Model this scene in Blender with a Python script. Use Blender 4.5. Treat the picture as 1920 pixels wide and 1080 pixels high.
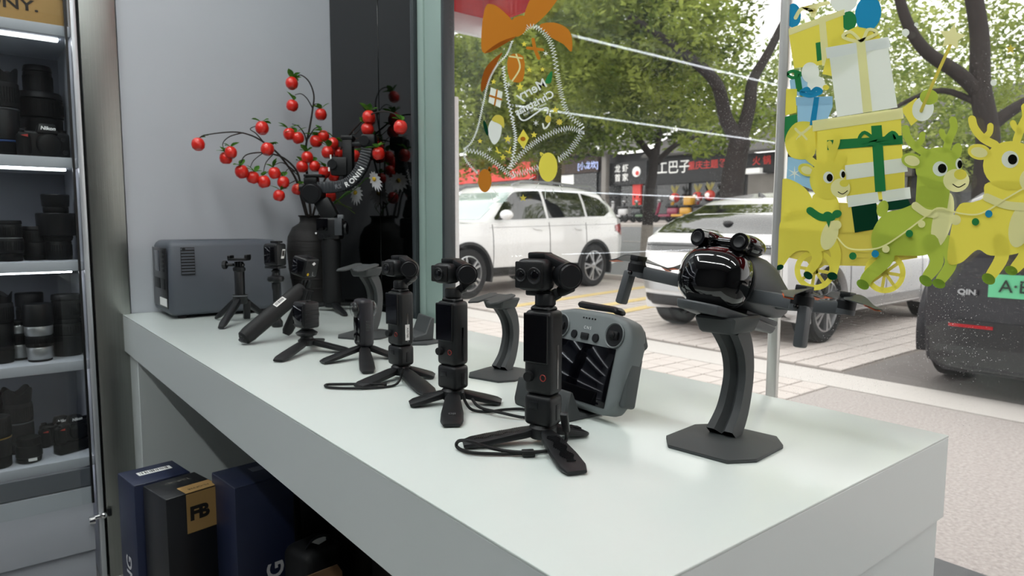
import bpy, bmesh, math, random
from mathutils import Vector as V, Matrix as MX
from mathutils.bvhtree import BVHTree
R = math.radians
random.seed(7)
for o in list(bpy.data.objects): bpy.data.objects.remove(o)
SC = bpy.context.scene; COL = SC.collection
# ------------------------------------------------------------------ camera, sky, exposure
T = .78                                   # counter top height
CAM = V((0, 0, T+.266)); FPX = 1263.
YAW, PIT, ROL = R(38.615), R(5.457), R(.167)
_f = V((math.sin(YAW)*math.cos(PIT), math.cos(YAW)*math.cos(PIT), -math.sin(PIT)))
_r = _f.cross(V((0, 0, 1))).normalized(); _u = _r.cross(_f)
CR = _r*math.cos(ROL)+_u*math.sin(ROL); CU = _u*math.cos(ROL)-_r*math.sin(ROL); CF = _f
cd = bpy.data.cameras.new('camera'); cam = bpy.data.objects.new('camera', cd); COL.objects.link(cam)
cd.sensor_width = 36; cd.lens = FPX*36/1920; cd.clip_start = .02; cd.clip_end = 500
cd.dof.use_dof = True; cd.dof.focus_distance = .95; cd.dof.aperture_fstop = 9.
cam.matrix_world = MX(((CR.x, CU.x, -CF.x, CAM.x), (CR.y, CU.y, -CF.y, CAM.y), (CR.z, CU.z, -CF.z, CAM.z), (0, 0, 0, 1)))
SC.camera = cam
w = bpy.data.worlds.new('overcast_sky'); SC.world = w; w.use_nodes = True
nt = w.node_tree; nt.nodes['Background'].inputs['Color'].default_value = (1, .975, .965, 1)
nt.nodes['Background'].inputs['Strength'].default_value = 2.1
SC.view_settings.view_transform = 'Standard'; SC.view_settings.look = 'None'
SC.view_settings.exposure = 0.22; SC.view_settings.gamma = 1; SC.view_settings.use_curve_mapping = False
CEILW = 52.                                # shop ceiling lamps

# ------------------------------------------------------------------ measuring helpers (points on real planes)
def ray(px, py): return CR*((px-960)/FPX) - CU*((py-540)/FPX) + CF
def at(px, py, z=T): d = ray(px, py); return CAM + d*((z-CAM.z)/d.z)
def atx(px, py, x): d = ray(px, py); return CAM + d*((x-CAM.x)/d.x)
def aty(px, py, y): d = ray(px, py); return CAM + d*((y-CAM.y)/d.y)

# ------------------------------------------------------------------ mesh helpers
def catmull(pts, n=6, closed=False):
    P = [V(p) for p in pts]; N = len(P); out = []
    for i in range(N if closed else N-1):
        if closed: a, b, c, d = P[i-1], P[i], P[(i+1) % N], P[(i+2) % N]
        else: a, b, c, d = P[max(i-1, 0)], P[i], P[i+1], P[min(i+2, N-1)]
        for k in range(n):
            t = k/n; out.append(.5*((2*b)+(c-a)*t+(2*a-5*b+4*c-d)*t*t+(3*b-a-3*c+d)*t**3))
    if not closed: out.append(P[-1])
    return out
def trs(loc=(0, 0, 0), rx=0, ry=0, rz=0, s=1):
    return MX.Translation(V(loc)) @ MX.Rotation(R(rz), 4, 'Z') @ MX.Rotation(R(ry), 4, 'Y') @ MX.Rotation(R(rx), 4, 'X') @ MX.Scale(s, 4)
class MB:
    def __init__(s): s.v = []; s.f = []
    def add(s, vs, fs, m=None):
        o = len(s.v); s.v += [(m @ V(p)) if m else V(p) for p in vs]; s.f += [tuple(i+o for i in f) for f in fs]; return s
    def bm(s, b, m=None):
        b.verts.index_update(); s.add([v.co.copy() for v in b.verts], [[v.index for v in f.verts] for f in b.faces], m); b.free(); return s
    def box(s, c, d, m=None, bev=0, seg=2):
        x, y, z = [k/2 for k in d]
        if not bev:
            vs = [V(c)+V((sx*x, sy*y, sz*z)) for sx in (-1, 1) for sy in (-1, 1) for sz in (-1, 1)]
            return s.add(vs, [(0, 1, 3, 2), (4, 6, 7, 5), (0, 4, 5, 1), (2, 3, 7, 6), (0, 2, 6, 4), (1, 5, 7, 3)], m)
        b = bmesh.new(); bmesh.ops.create_cube(b, size=1)
        for v in b.verts: v.co = V((v.co.x*d[0]+c[0], v.co.y*d[1]+c[1], v.co.z*d[2]+c[2]))
        bmesh.ops.bevel(b, geom=b.edges[:], offset=min(bev, min(d)*.49), segments=seg, profile=.5, affect='EDGES', clamp_overlap=True)
        return s.bm(b, m)
    def bar(s, a, b, w, h, m=None, bev=0, up=(0, 0, 1), w2=None):   # box between two points
        a, b = V(a), V(b); d = (b-a); L = d.length; d.normalize(); u = V(up)
        if abs(d.dot(u)) > .99: u = V((0, 1, 0))
        r = d.cross(u).normalized(); u = r.cross(d)
        M = MX(((r.x, d.x, u.x, (a.x+b.x)/2), (r.y, d.y, u.y, (a.y+b.y)/2), (r.z, d.z, u.z, (a.z+b.z)/2), (0, 0, 0, 1)))
        t = MB().box((0, 0, 0), (w, L, h), None, bev)
        if w2 is not None:
            for p in t.v: p.x *= 1+(w2/w-1)*(p.y/L+.5)
        return s.add(t.v, t.f, (m @ M) if m else M)
    def cyl(s, a, b, r, r2=None, n=20, m=None, cap=True):
        a, b = V(a), V(b); r2 = r if r2 is None else r2; d = (b-a).normalized()
        x = d.orthogonal().normalized(); y = d.cross(x); vs = []; fs = []
        for i in range(n):
            t = 2*math.pi*i/n; e = x*math.cos(t)+y*math.sin(t); vs += [a+e*r, b+e*r2]
        for i in range(n): j = (i+1) % n; fs.append((2*i, 2*j, 2*j+1, 2*i+1))
        if cap: fs += [tuple(2*i for i in range(n))[::-1], tuple(2*i+1 for i in range(n))]
        return s.add(vs, fs, m)
    def tube(s, pts, r, n=8, m=None, closed=False, flat=1):
        P = [V(p) for p in pts]; N = len(P); rr = r if isinstance(r, (list, tuple)) else [r]*N
        vs = []; fs = []; prev = None
        for i, p in enumerate(P):
            d = (P[(i+1) % N]-P[i-1]) if closed else (P[min(i+1, N-1)]-P[max(i-1, 0)])
            d.normalize()
            x = d.orthogonal().normalized() if prev is None else (prev-d*prev.dot(d)).normalized()
            prev = x; y = d.cross(x)
            for k in range(n): t = 2*math.pi*k/n; vs.append(p+(x*math.cos(t)+y*math.sin(t)*flat)*rr[i])
        for i in range(N if closed else N-1):
            j = (i+1) % N
            for k in range(n): l = (k+1) % n; fs.append((i*n+k, i*n+l, j*n+l, j*n+k))
        if not closed: fs += [tuple(range(n))[::-1], tuple((N-1)*n+k for k in range(n))]
        return s.add(vs, fs, m)
    def lathe(s, prof, n=28, m=None, cap=True):
        vs = []; fs = []; K = len(prof)
        for i in range(n):
            t = 2*math.pi*i/n
            for r, z in prof: vs.append((r*math.cos(t), r*math.sin(t), z))
        for i in range(n):
            j = (i+1) % n
            for k in range(K-1): fs.append((i*K+k, j*K+k, j*K+k+1, i*K+k+1))
        if cap:
            fs += [tuple(i*K for i in range(n))[::-1], tuple(i*K+K-1 for i in range(n))]
        return s.add(vs, fs, m)
    def sph(s, c, r, n=14, k=9, m=None):
        r = r if isinstance(r, (tuple, list)) else (r, r, r); c = V(c); vs = []; fs = []
        for i in range(1, k):
            p = math.pi*i/k
            for j in range(n): t = 2*math.pi*j/n; vs.append(c+V((r[0]*math.sin(p)*math.cos(t), r[1]*math.sin(p)*math.sin(t), r[2]*math.cos(p))))
        vs += [c+V((0, 0, r[2])), c-V((0, 0, r[2]))]
        for i in range(k-2):
            for j in range(n): l = (j+1) % n; fs.append((i*n+j, (i+1)*n+j, (i+1)*n+l, i*n+l))
        A = len(vs)-2
        for j in range(n): l = (j+1) % n; fs += [(A, j, l), (A+1, (k-2)*n+l, (k-2)*n+j)]
        return s.add(vs, fs, m)
    def prism(s, poly, z0, z1, m=None, bev=0, top=1, seg=1):          # polygon in xy, extruded in z
        b = bmesh.new(); c = sum((V((p[0], p[1], 0)) for p in poly), V())/len(poly)
        lo = [b.verts.new((p[0], p[1], z0)) for p in poly]
        hi = [b.verts.new((c.x+(p[0]-c.x)*top, c.y+(p[1]-c.y)*top, z1)) for p in poly]
        n = len(poly); b.faces.new(lo[::-1]); b.faces.new(hi)
        for i in range(n): j = (i+1) % n; b.faces.new((lo[i], lo[j], hi[j], hi[i]))
        bmesh.ops.recalc_face_normals(b, faces=b.faces[:])
        if bev: bmesh.ops.bevel(b, geom=b.edges[:], offset=bev, segments=seg, profile=.5, affect='EDGES', clamp_overlap=True)
        return s.bm(b, m)
    def mesh(s, name, mat, smooth=38):
        me = bpy.data.meshes.new(name); me.from_pydata([tuple(p) for p in s.v], [], s.f)
        if smooth:
            me.polygons.foreach_set('use_smooth', [True]*len(me.polygons)); me.set_sharp_from_angle(angle=R(smooth))
        if mat: me.materials.append(mat)
        me.update(); return me
    def build(s, name, mat, parent=None, loc=(0, 0, 0), rot=(0, 0, 0), smooth=38, label=None):
        return link(name, s.mesh(name, mat, smooth), parent, loc, rot, label)
def link(name, me, parent=None, loc=(0, 0, 0), rot=(0, 0, 0), label=None):
    o = bpy.data.objects.new(name, me); COL.objects.link(o); o.location = loc; o.rotation_euler = rot
    if parent: o.parent = parent
    if label: o['label'] = label
    return o
def tag(o, label=None, cat=None, group=None, kind=None):
    for k, x in (('label', label), ('category', cat), ('group', group), ('kind', kind)):
        if x: o[k] = x
    return o
def thing(name, label, cat, loc=(0, 0, 0), rz=0, group=None, kind=None):
    o = link(name, None, None, loc, (0, 0, R(rz))); o.empty_display_size = .02
    return tag(o, label, cat, group, kind)
def copy_tree(o, parent=None):
    c = o.copy(); COL.objects.link(c)
    if parent: c.parent = parent
    for ch in o.children: copy_tree(ch, c)
    return c
def text_mesh(txt, size, m=None, ext=0, bold=0, align='CENTER', shear=0, sx=1):
    cu = bpy.data.curves.new('lettering', 'FONT'); cu.body = txt; cu.size = size; cu.align_x = align; cu.align_y = 'CENTER'
    cu.extrude = ext; cu.offset = bold; cu.shear = shear; cu.resolution_u = 3
    o = bpy.data.objects.new('lettering', cu); COL.objects.link(o)
    bpy.context.view_layer.update()
    me = bpy.data.meshes.new_from_object(o.evaluated_get(bpy.context.evaluated_depsgraph_get()))
    t = MB(); S = MX.Diagonal((sx, 1, 1, 1)); t.add([v.co.copy() for v in me.vertices], [tuple(p.vertices) for p in me.polygons], (m @ S) if m else S)
    bpy.data.objects.remove(o); bpy.data.curves.remove(cu); bpy.data.meshes.remove(me); return t
# frame for print on a face: x right, y up (text), z out of the face
def face_m(c, right, up):
    r = V(right).normalized(); u = V(up).normalized(); n = r.cross(u)
    return MX(((r.x, u.x, n.x, c[0]), (r.y, u.y, n.y, c[1]), (r.z, u.z, n.z, c[2]), (0, 0, 0, 1)))

# ------------------------------------------------------------------ materials
def lin(c):
    if isinstance(c, str): c = [int(c[i:i+2], 16)/255 for i in (0, 2, 4)]
    return tuple(x/12.92 if x <= .04045 else ((x+.055)/1.055)**2.4 for x in c)+(1,)
MATS = {}
def pm(name, col, rough=.5, metal=0, noise=None, bump=None, coat=0, spec=.5, col2=None, trans=0, emit=None, aniso=None, obj=True):
    if name in MATS: return MATS[name]
    m = bpy.data.materials.new(name); m.use_nodes = True; n = m.node_tree.nodes; l = m.node_tree.links
    b = n['Principled BSDF']; c = lin(col); b.inputs['Base Color'].default_value = c
    b.inputs['Roughness'].default_value = rough; b.inputs['Metallic'].default_value = metal
    b.inputs['Coat Weight'].default_value = coat; b.inputs['Coat Roughness'].default_value = .05
    b.inputs['Specular IOR Level'].default_value = spec
    if emit: b.inputs['Emission Color'].default_value = lin(emit[0]); b.inputs['Emission Strength'].default_value = emit[1]
    if noise or bump or aniso:
        tc = n.new('ShaderNodeTexCoord'); co = tc.outputs['Object']
    if noise:                                                       # (scale, contrast)
        t = n.new('ShaderNodeTexNoise'); t.inputs['Scale'].default_value = noise[0]; t.inputs['Detail'].default_value = 5
        mp = n.new('ShaderNodeMapping'); l.new(co, mp.inputs['Vector']); l.new(mp.outputs[0], t.inputs['Vector'])
        if len(noise) > 2: mp.inputs['Scale'].default_value = noise[2]
        r = n.new('ShaderNodeValToRGB'); r.color_ramp.elements[0].position = .5-.5*noise[1] if noise[1] < 1 else .3; r.color_ramp.elements[1].position = .5+.5*noise[1] if noise[1] < 1 else .7
        c2 = lin(col2) if col2 else tuple(x*.8 for x in c[:3])+(1,)
        r.color_ramp.elements[0].color = c2; r.color_ramp.elements[1].color = c
        l.new(t.outputs['Fac'], r.inputs['Fac']); l.new(r.outputs['Color'], b.inputs['Base Color'])
    if bump:                                                        # (scale, strength)
        t = n.new('ShaderNodeTexNoise'); t.inputs['Scale'].default_value = bump[0]; t.inputs['Detail'].default_value = 3
        mp = n.new('ShaderNodeMapping'); l.new(co, mp.inputs['Vector']); l.new(mp.outputs[0], t.inputs['Vector'])
        if len(bump) > 2: mp.inputs['Scale'].default_value = bump[2]
        k = n.new('ShaderNodeBump'); k.inputs['Strength'].default_value = bump[1]; k.inputs['Distance'].default_value = .002
        l.new(t.outputs['Fac'], k.inputs['Height']); l.new(k.outputs[0], b.inputs['Normal'])
    MATS[name] = m; return m
def leafy(name, col, col2, tr=.45, scale=3.):                       # thin sheet: reflects and lets light through
    m = bpy.data.materials.new(name); m.use_nodes = True; n = m.node_tree.nodes; l = m.node_tree.links
    for x in list(n): n.remove(x)
    o = n.new('ShaderNodeOutputMaterial'); d = n.new('ShaderNodeBsdfDiffuse'); t = n.new('ShaderNodeBsdfTranslucent'); mx = n.new('ShaderNodeMixShader')
    tc = n.new('ShaderNodeTexCoord'); z = n.new('ShaderNodeTexNoise'); z.inputs['Scale'].default_value = scale
    l.new(tc.outputs['Object'], z.inputs['Vector']); r = n.new('ShaderNodeValToRGB'); l.new(z.outputs['Fac'], r.inputs['Fac'])
    r.color_ramp.elements[0].position = .35; r.color_ramp.elements[1].position = .65
    r.color_ramp.elements[0].color = lin(col2); r.color_ramp.elements[1].color = lin(col)
    l.new(r.outputs['Color'], d.inputs['Color']); l.new(r.outputs['Color'], t.inputs['Color']); mx.inputs[0].default_value = tr
    l.new(d.outputs[0], mx.inputs[1]); l.new(t.outputs[0], mx.inputs[2]); l.new(mx.outputs[0], o.inputs['Surface']); return m
def glassy(name, tint=(.93, .97, .95), rough=0, dust=0, ior=1.5, fmul=1):
    m = bpy.data.materials.new(name); m.use_nodes = True; n = m.node_tree.nodes; l = m.node_tree.links
    for x in list(n): n.remove(x)
    o = n.new('ShaderNodeOutputMaterial'); t = n.new('ShaderNodeBsdfTransparent'); g = n.new('ShaderNodeBsdfGlossy'); mx = n.new('ShaderNodeMixShader')
    t.inputs['Color'].default_value = tint+(1,); g.inputs['Roughness'].default_value = rough
    fr = n.new('ShaderNodeFresnel'); ge = n.new('ShaderNodeNewGeometry'); mr = n.new('ShaderNodeMapRange')
    mr.inputs[3].default_value = ior; mr.inputs[4].default_value = 1/ior; l.new(ge.outputs['Backfacing'], mr.inputs[0]); l.new(mr.outputs[0], fr.inputs['IOR'])
    l.new(fr.outputs[0], mx.inputs[0]); l.new(t.outputs[0], mx.inputs[1]); l.new(g.outputs[0], mx.inputs[2]); last = mx
    if dust:                                                        # dried droplets and dust specks on the pane
        tc = n.new('ShaderNodeTexCoord'); vo = n.new('ShaderNodeTexVoronoi'); vo.inputs['Scale'].default_value = 330
        l.new(tc.outputs['Object'], vo.inputs['Vector'])
        c = n.new('ShaderNodeMath'); c.operation = 'LESS_THAN'; c.inputs[1].default_value = .17; l.new(vo.outputs['Distance'], c.inputs[0])
        nz = n.new('ShaderNodeTexNoise'); nz.inputs['Scale'].default_value = 5; l.new(tc.outputs['Object'], nz.inputs['Vector'])
        rp = n.new('ShaderNodeMapRange'); rp.inputs[1].default_value = .42; rp.inputs[2].default_value = .62; rp.inputs[4].default_value = dust; l.new(nz.outputs['Fac'], rp.inputs[0])
        wn = n.new('ShaderNodeTexWhiteNoise'); l.new(vo.outputs['Position'], wn.inputs['Vector'])
        ml = n.new('ShaderNodeMath'); ml.operation = 'MULTIPLY'; l.new(c.outputs[0], ml.inputs[0]); l.new(rp.outputs[0], ml.inputs[1])
        m2 = n.new('ShaderNodeMath'); m2.operation = 'MULTIPLY'; l.new(ml.outputs[0], m2.inputs[0]); l.new(wn.outputs['Value'], m2.inputs[1])
        ad = n.new('ShaderNodeMath'); ad.operation = 'ADD'; ad.inputs[1].default_value = .006; l.new(m2.outputs[0], ad.inputs[0])
        df = n.new('ShaderNodeBsdfDiffuse'); df.inputs['Color'].default_value = (.85, .85, .85, 1); tr = n.new('ShaderNodeBsdfTranslucent'); tr.inputs['Color'].default_value = (.85, .85, .85, 1)
        ms = n.new('ShaderNodeMixShader'); l.new(df.outputs[0], ms.inputs[1]); l.new(tr.outputs[0], ms.inputs[2])
        ld = n.new('ShaderNodeMixShader'); l.new(ad.outputs[0], ld.inputs[0]); l.new(mx.outputs[0], ld.inputs[1]); l.new(ms.outputs[0], ld.inputs[2]); last = ld
    l.new(last.outputs[0], o.inputs['Surface']); return m
BLK = pm('black_plastic', '121417', .45, noise=(60, .6), col2='0a0b0d', spec=.4)
BLK2 = pm('black_rubber', '0c0d0f', .6, spec=.35, bump=(400, .15))
BLKM = pm('black_matte_metal', '131417', .4, .15, spec=.4)
GLOSS = pm('black_gloss', '030304', .06, coat=.6)
SCREEN = pm('dark_screen', '030306', .06, coat=.15, spec=.35)
DGREY = pm('dark_grey_plastic', '3e4145', .45, noise=(40, .5), col2='383b3f')
GREY = pm('mid_grey_plastic', '7b8082', .5, noise=(30, .5), col2='757a7c')
PSG = pm('power_station_grey', '484d55', .5, bump=(900, .08))
WHITE = pm('white_print', 'e8e8e8', .6)
CHROME = pm('chrome', 'd8d8d8', .12, 1)
STEEL = pm('brushed_steel', '9a9c98', .3, 1, noise=(6, .8, (60, 60, .6)), col2='8a8c88', bump=(8, .2, (120, 120, .5)))
ORANGE = pm('orange_print', 'd8632a', .5)
RED = pm('red_print', 'b03028', .5)
# ================================================================== the room
WALL = pm('grey_wall_panel', 'b4b8be', .6, noise=(3, .9), col2='afb3b9', bump=(700, .05))
PAINT = pm('white_paint', 'c9cbcc', .7, noise=(4, .9), col2='c2c4c6')
FLOORM = pm('shop_floor_tile', '8f8f8c', .3, noise=(5, .9), col2='82827f')
CABW = pm('cabinet_laminate', 'b6bac2', .45, noise=(8, .7), col2='b0b4bc')
CTOP = pm('glossy_white_top', 'd0d8d4', .24, coat=.12, noise=(2, .9), col2='ccd4d0')
CSIDE = pm('counter_lacquer', 'd4dad9', .3, noise=(3, .9), col2='d0d6d5')
LED = pm('led_strip_light', 'ffffff', .5, emit=('f4f7ff', 8.5))
TUBE = pm('lamp_diffuser', 'ffffff', .5, emit=('f6faf8', CEILW))
BPAN = pm('black_glass_panel', '030404', .05, spec=.42)
GFIN = pm('pale_green_frame', '8fa39c', .25, noise=(3, .8), col2='879b94')
FRAME = pm('dark_window_frame', '33393c', .4)
WATER = glassy('window_glass', (.965, .975, .965), dust=.55)
CLEARG = glassy('door_glass', (.97, .985, .98))
def struct(name, mb, mat, parent=None): 
    o = mb.build(name, mat, parent)
    if not parent: o['kind'] = 'structure'
    return o
YW = 2.235; XG = 1.0
struct('floor', MB().box((-.8, 0.05, -.02), (3.6, 5.3, .04)), FLOORM)
struct('ceiling', MB().box((-.8, .05, 2.83), (3.6, 5.3, .06)), PAINT)
DIMW = pm('dim_shop_wall', '57585a', .7, noise=(2, .9), col2='4b4c4e')
struct('wall_left', MB().box((-2.63, .05, 1.4), (.06, 5.3, 2.8)), DIMW)
struct('wall_front', MB().box((-.8, -2.63, 1.4), (3.6, .06, 2.8)), DIMW)
struct('wall_rear', MB().box((-.8, 2.66, 1.4), (3.6, .06, 2.8)), PAINT)
struct('wall_back', MB().box((.676, YW+.195, 1.4), (.648, .39, 2.8)), WALL)
struct('trim_1', MB().box((.3045, YW+.19, 1.4), (.089, .4, 2.8), bev=.003), STEEL)
struct('trim_2', MB().box((.2565, YW+.2, 1.4), (.005, .37, 2.8)).box((.3505, YW+.2, 1.4), (.004, .37, 2.8)), pm('joint_black', '08090a', .6))
c = struct('wall_right', MB().box((XG+.06, 1.98, 1.4), (.12, .51, 2.8)), PAINT)
for y0, y1 in ((1.8895, 2.233), (1.69, 1.8865)):
    MB().box((XG-.006, (y0+y1)/2, 1.4), (.012, y1-y0, 2.8), bev=.001, seg=1).build('panel', BPAN, c)
MB().box((XG-.004, 1.888, 1.4), (.008, .003, 2.8)).build('seam', pm('seam_grey', '3a3d40', .4), c)
struct('trim_3', MB().box((XG-.002, 1.681, 1.4), (.03, .018, 2.8), bev=.002), FRAME)
struct('trim_4', MB().box((XG+.008, 1.605, 1.4), (.03, .13, 2.8), bev=.004).box((XG-.002, 1.643, 1.4), (.02, .03, 2.8), bev=.003), GFIN)
struct('trim_5', MB().box((XG+.005, 1.532, 1.4), (.036, .012, 2.8), bev=.002), FRAME)
w1 = thing('window_1', None, None, kind='structure')
MB().box((XG+.012, 1.0575, 1.4), (.01, .937, 2.8)).build('pane', WATER, w1)
w2 = thing('window_2', None, None, kind='structure')
MB().box((XG+.012, -.81, 1.4), (.01, 2.772, 2.8)).build('pane', WATER, w2)
struct('trim_6', MB().cyl((XG+.012, .582, 0), (XG+.012, .582, 2.8), .0095, n=24), pm('pole_steel', 'd2d1cd', .34, .75))
struct('wall_right_end', MB().box((XG+.05, -2.4, 1.4), (.12, .4, 2.8)), PAINT)
# ceiling lamps: linear battens
def batten(loc, rz, L, label):
    t = thing('ceiling_lamp', label, 'lamp', loc, rz, 'linear lamps on the shop ceiling')
    MB().box((0, 0, -.02), (L, .07, .04), bev=.004).build('housing', pm('lamp_housing', 'dddddd', .5), t)
    MB().box((0, 0, -.046), (L-.04, .05, .012), bev=.003).build('diffuser', TUBE, t)
for i, (x, y) in enumerate(((.28, 1.60), (.28, .3), (.28, -1.1), (-1.0, 1.2), (-1.0, .0), (-1.0, -1.3))):
    batten((x, y, 2.8), 90, 1.15, 'white linear LED lamp on the ceiling, %s row, %s' % ('window' if i < 3 else 'inner', ('far end', 'middle', 'near end')[i % 3]))

batten((-.42, 1.85, 2.8), 0, .9, 'added white fill lamp on the ceiling, out of view, crosswise before the lens cabinet')  # added fill lamp outside the two rows, brightens the back wall and far counter
# ================================================================== wall cabinet with lit shelves
X0, X1 = -2.25, .2535
cb = thing('display_cabinet', 'tall pale grey wall cabinet with lit shelves of lenses and cameras', 'cabinet', (0, 0, 0))
MB().box(((X0+X1)/2, 2.605, 1.3), (X1-X0, .03, 2.6)).build('back_panel', pm('cabinet_back', '8b8f98', .5, noise=(8, .7), col2='868a93'), cb)
MB().box((.2465, 2.415, 1.3), (.014, .35, 2.6), bev=.001).build('side_panel', CABW, cb)
MB().box((X0+.01, 2.415, 1.3), (.02, .35, 2.6), bev=.001).build('side_panel', CABW, cb)
MB().box((.2465, 2.229, 1.3), (.0135, .016, 2.6), bev=.002).build('face_frame', pm('frame_alu', 'c8ccd0', .35, .6), cb)
SHZ = [.372, .655, .938, 1.224, 1.578, 1.925]
for z in SHZ:
    s = MB().box(((X0+.02+.2395)/2, 2.415, z-.014), (.2395-X0-.02, .345, .028), bev=.002).build('shelf', CABW, cb)
    L = .215-X0-.05
    MB().box(((X0+.05+.215)/2, 2.285, z-.031), (L, .014, .006)).build('led_strip', LED, s)
    MB().box(((X0+.05+.215)/2, 2.30, z-.031), (L, .004, .008)).build('led_channel', STEEL, s)
MB().box(((X0+.2395)/2, 2.245, .315), (.2395-X0-.02, .02, .052)).build('rail', pm('cabinet_rail', '5c6068', .5), cb)
MB().box(((X0+.2395)/2, 2.243, .19), (.2395-X0-.02, .02, .19), bev=.002).build('drawer_front', CABW, cb)
MB().box(((X0+.2395)/2, 2.26, .045), (.2395-X0-.02, .02, .09), bev=.002).build('plinth', CABW, cb)
gd = MB().box((-.19, 2.224, 1.28), (.83, .006, 2.08)).build('glass_door', CLEARG, cb)
MB().box((.2285, 2.224, 1.28), (.006, .009, 2.08)).build('door_edge', pm('gasket_black', '060708', .4), gd)
hp = aty(190, 968, 2.215)
MB().cyl((hp.x-.022, 2.217, hp.z), (hp.x+.012, 2.217, hp.z), .007, n=14).cyl((hp.x-.03, 2.215, hp.z-.006), (hp.x-.016, 2.215, hp.z-.006), .012, n=14).sph((hp.x+.006, 2.213, hp.z+.002), .01).build('hinge', CHROME, gd)
MB().box((hp.x+.022, 2.222, hp.z+.004), (.01, .012, .022), bev=.002).build('hinge_stop', BLK, gd)

# ================================================================== counter
ct = thing('display_counter', 'long white glossy counter with open front standing along the shop window', 'counter', (0, 0, 0))
cx0, cx1, cy0, cy1 = .328, .955, .305, 2.23; XM, YM = (cx0+cx1)/2, (cy0+cy1)/2
MB().box((XM, YM, .7785), (cx1-cx0, cy1-cy0, .003), bev=.0009).build('top', CTOP, ct)
MB().box((cx0+.0092, YM, .7245), (.018, cy1-cy0-.0004, .105), bev=.0006, seg=1).build('front_fascia', CSIDE, ct)
MB().box((XM+.009, cy0+.0092, .7245), (cx1-cx0-.0189, .018, .105), bev=.0006, seg=1).build('end_fascia', CSIDE, ct)
MB().box((cx1-.0092, YM+.009, .7245), (.018, cy1-cy0-.02, .105)).build('back_fascia', CSIDE, ct)
MB().box((XM+.006, (2.108+cy1)/2, .3365), (cx1-cx0-.014, cy1-2.108, .672), bev=.001, seg=1).build('side_leg', CSIDE, ct)
MB().box((XM, .385, .3365), (cx1-cx0-.012, .15, .672), bev=.001, seg=1).build('end_block', CSIDE, ct)
MB().box((cx1-.012, YM+.06, .3365), (.018, 1.64, .672)).build('back_panel', CSIDE, ct)
MB().box((XM, YM+.03, .679), (cx1-cx0-.04, 1.6, .014)).build('underside', CSIDE, ct)
# ================================================================== things on the counter (local: face looks along -y, z up)
STICK = pm('white_sticker', 'e4e4e2', .55)
def barcode(name, parent, c, right, up, w, h, txt=None, n=14):
    M = face_m(c, right, up)
    s = MB().box((0, 0, 0), (w, h, .0004), M).build(name, STICK, parent)
    b = MB(); rnd = random.Random(n)
    if txt: b = text_mesh(txt, h*.75, face_m(V(c)+(V(right).normalized().cross(V(up).normalized()))*.0004, right, up), sx=.9)
    else:
        x = -w*.42
        while x < w*.4: k = rnd.choice((.6, 1, 1.6))*w/40; b.box((x, h*.06, .0004), (k, h*.6, .0002), M); x += k+rnd.choice((.8, 1.2, 2))*w/40
    b.build('print', pm('black_ink', '101012', .6), s); return s
def mini_leg(hub, foot, w0=.017, w1=.021, h=.011, droop=.0):
    m = MB(); hub, foot = V(hub), V(foot); d = foot-hub; n = 8
    pts = [hub+d*(i/n)+V((0, 0, droop*math.sin(math.pi*i/n))) for i in range(n+1)]
    side = d.cross(V((0, 0, 1))).normalized(); up = side.cross(d).normalized(); K = 12; vs = []; fs = []
    for i, p in enumerate(pts):
        t = i/n; ww = (w0+(w1-w0)*min(1, t*1.6))*.5; hh = h*.5*(1-.35*t)
        if i == 0: ww *= .7
        if i == n: ww *= .74; hh *= .6
        for k in range(K):
            a = 2*math.pi*k/K; c, s = math.cos(a), math.sin(a)
            vs.append(p+side*(ww*math.copysign(abs(c)**.45, c))+up*(hh*math.copysign(abs(s)**.55, s)))
    for i in range(n):
        for k in range(K): l = (k+1) % K; fs.append((i*K+k, i*K+l, (i+1)*K+l, (i+1)*K+k))
    fs += [tuple(range(K))[::-1], tuple(n*K+k for k in range(K))]
    return m.add(vs, fs), pts, side, up
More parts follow.
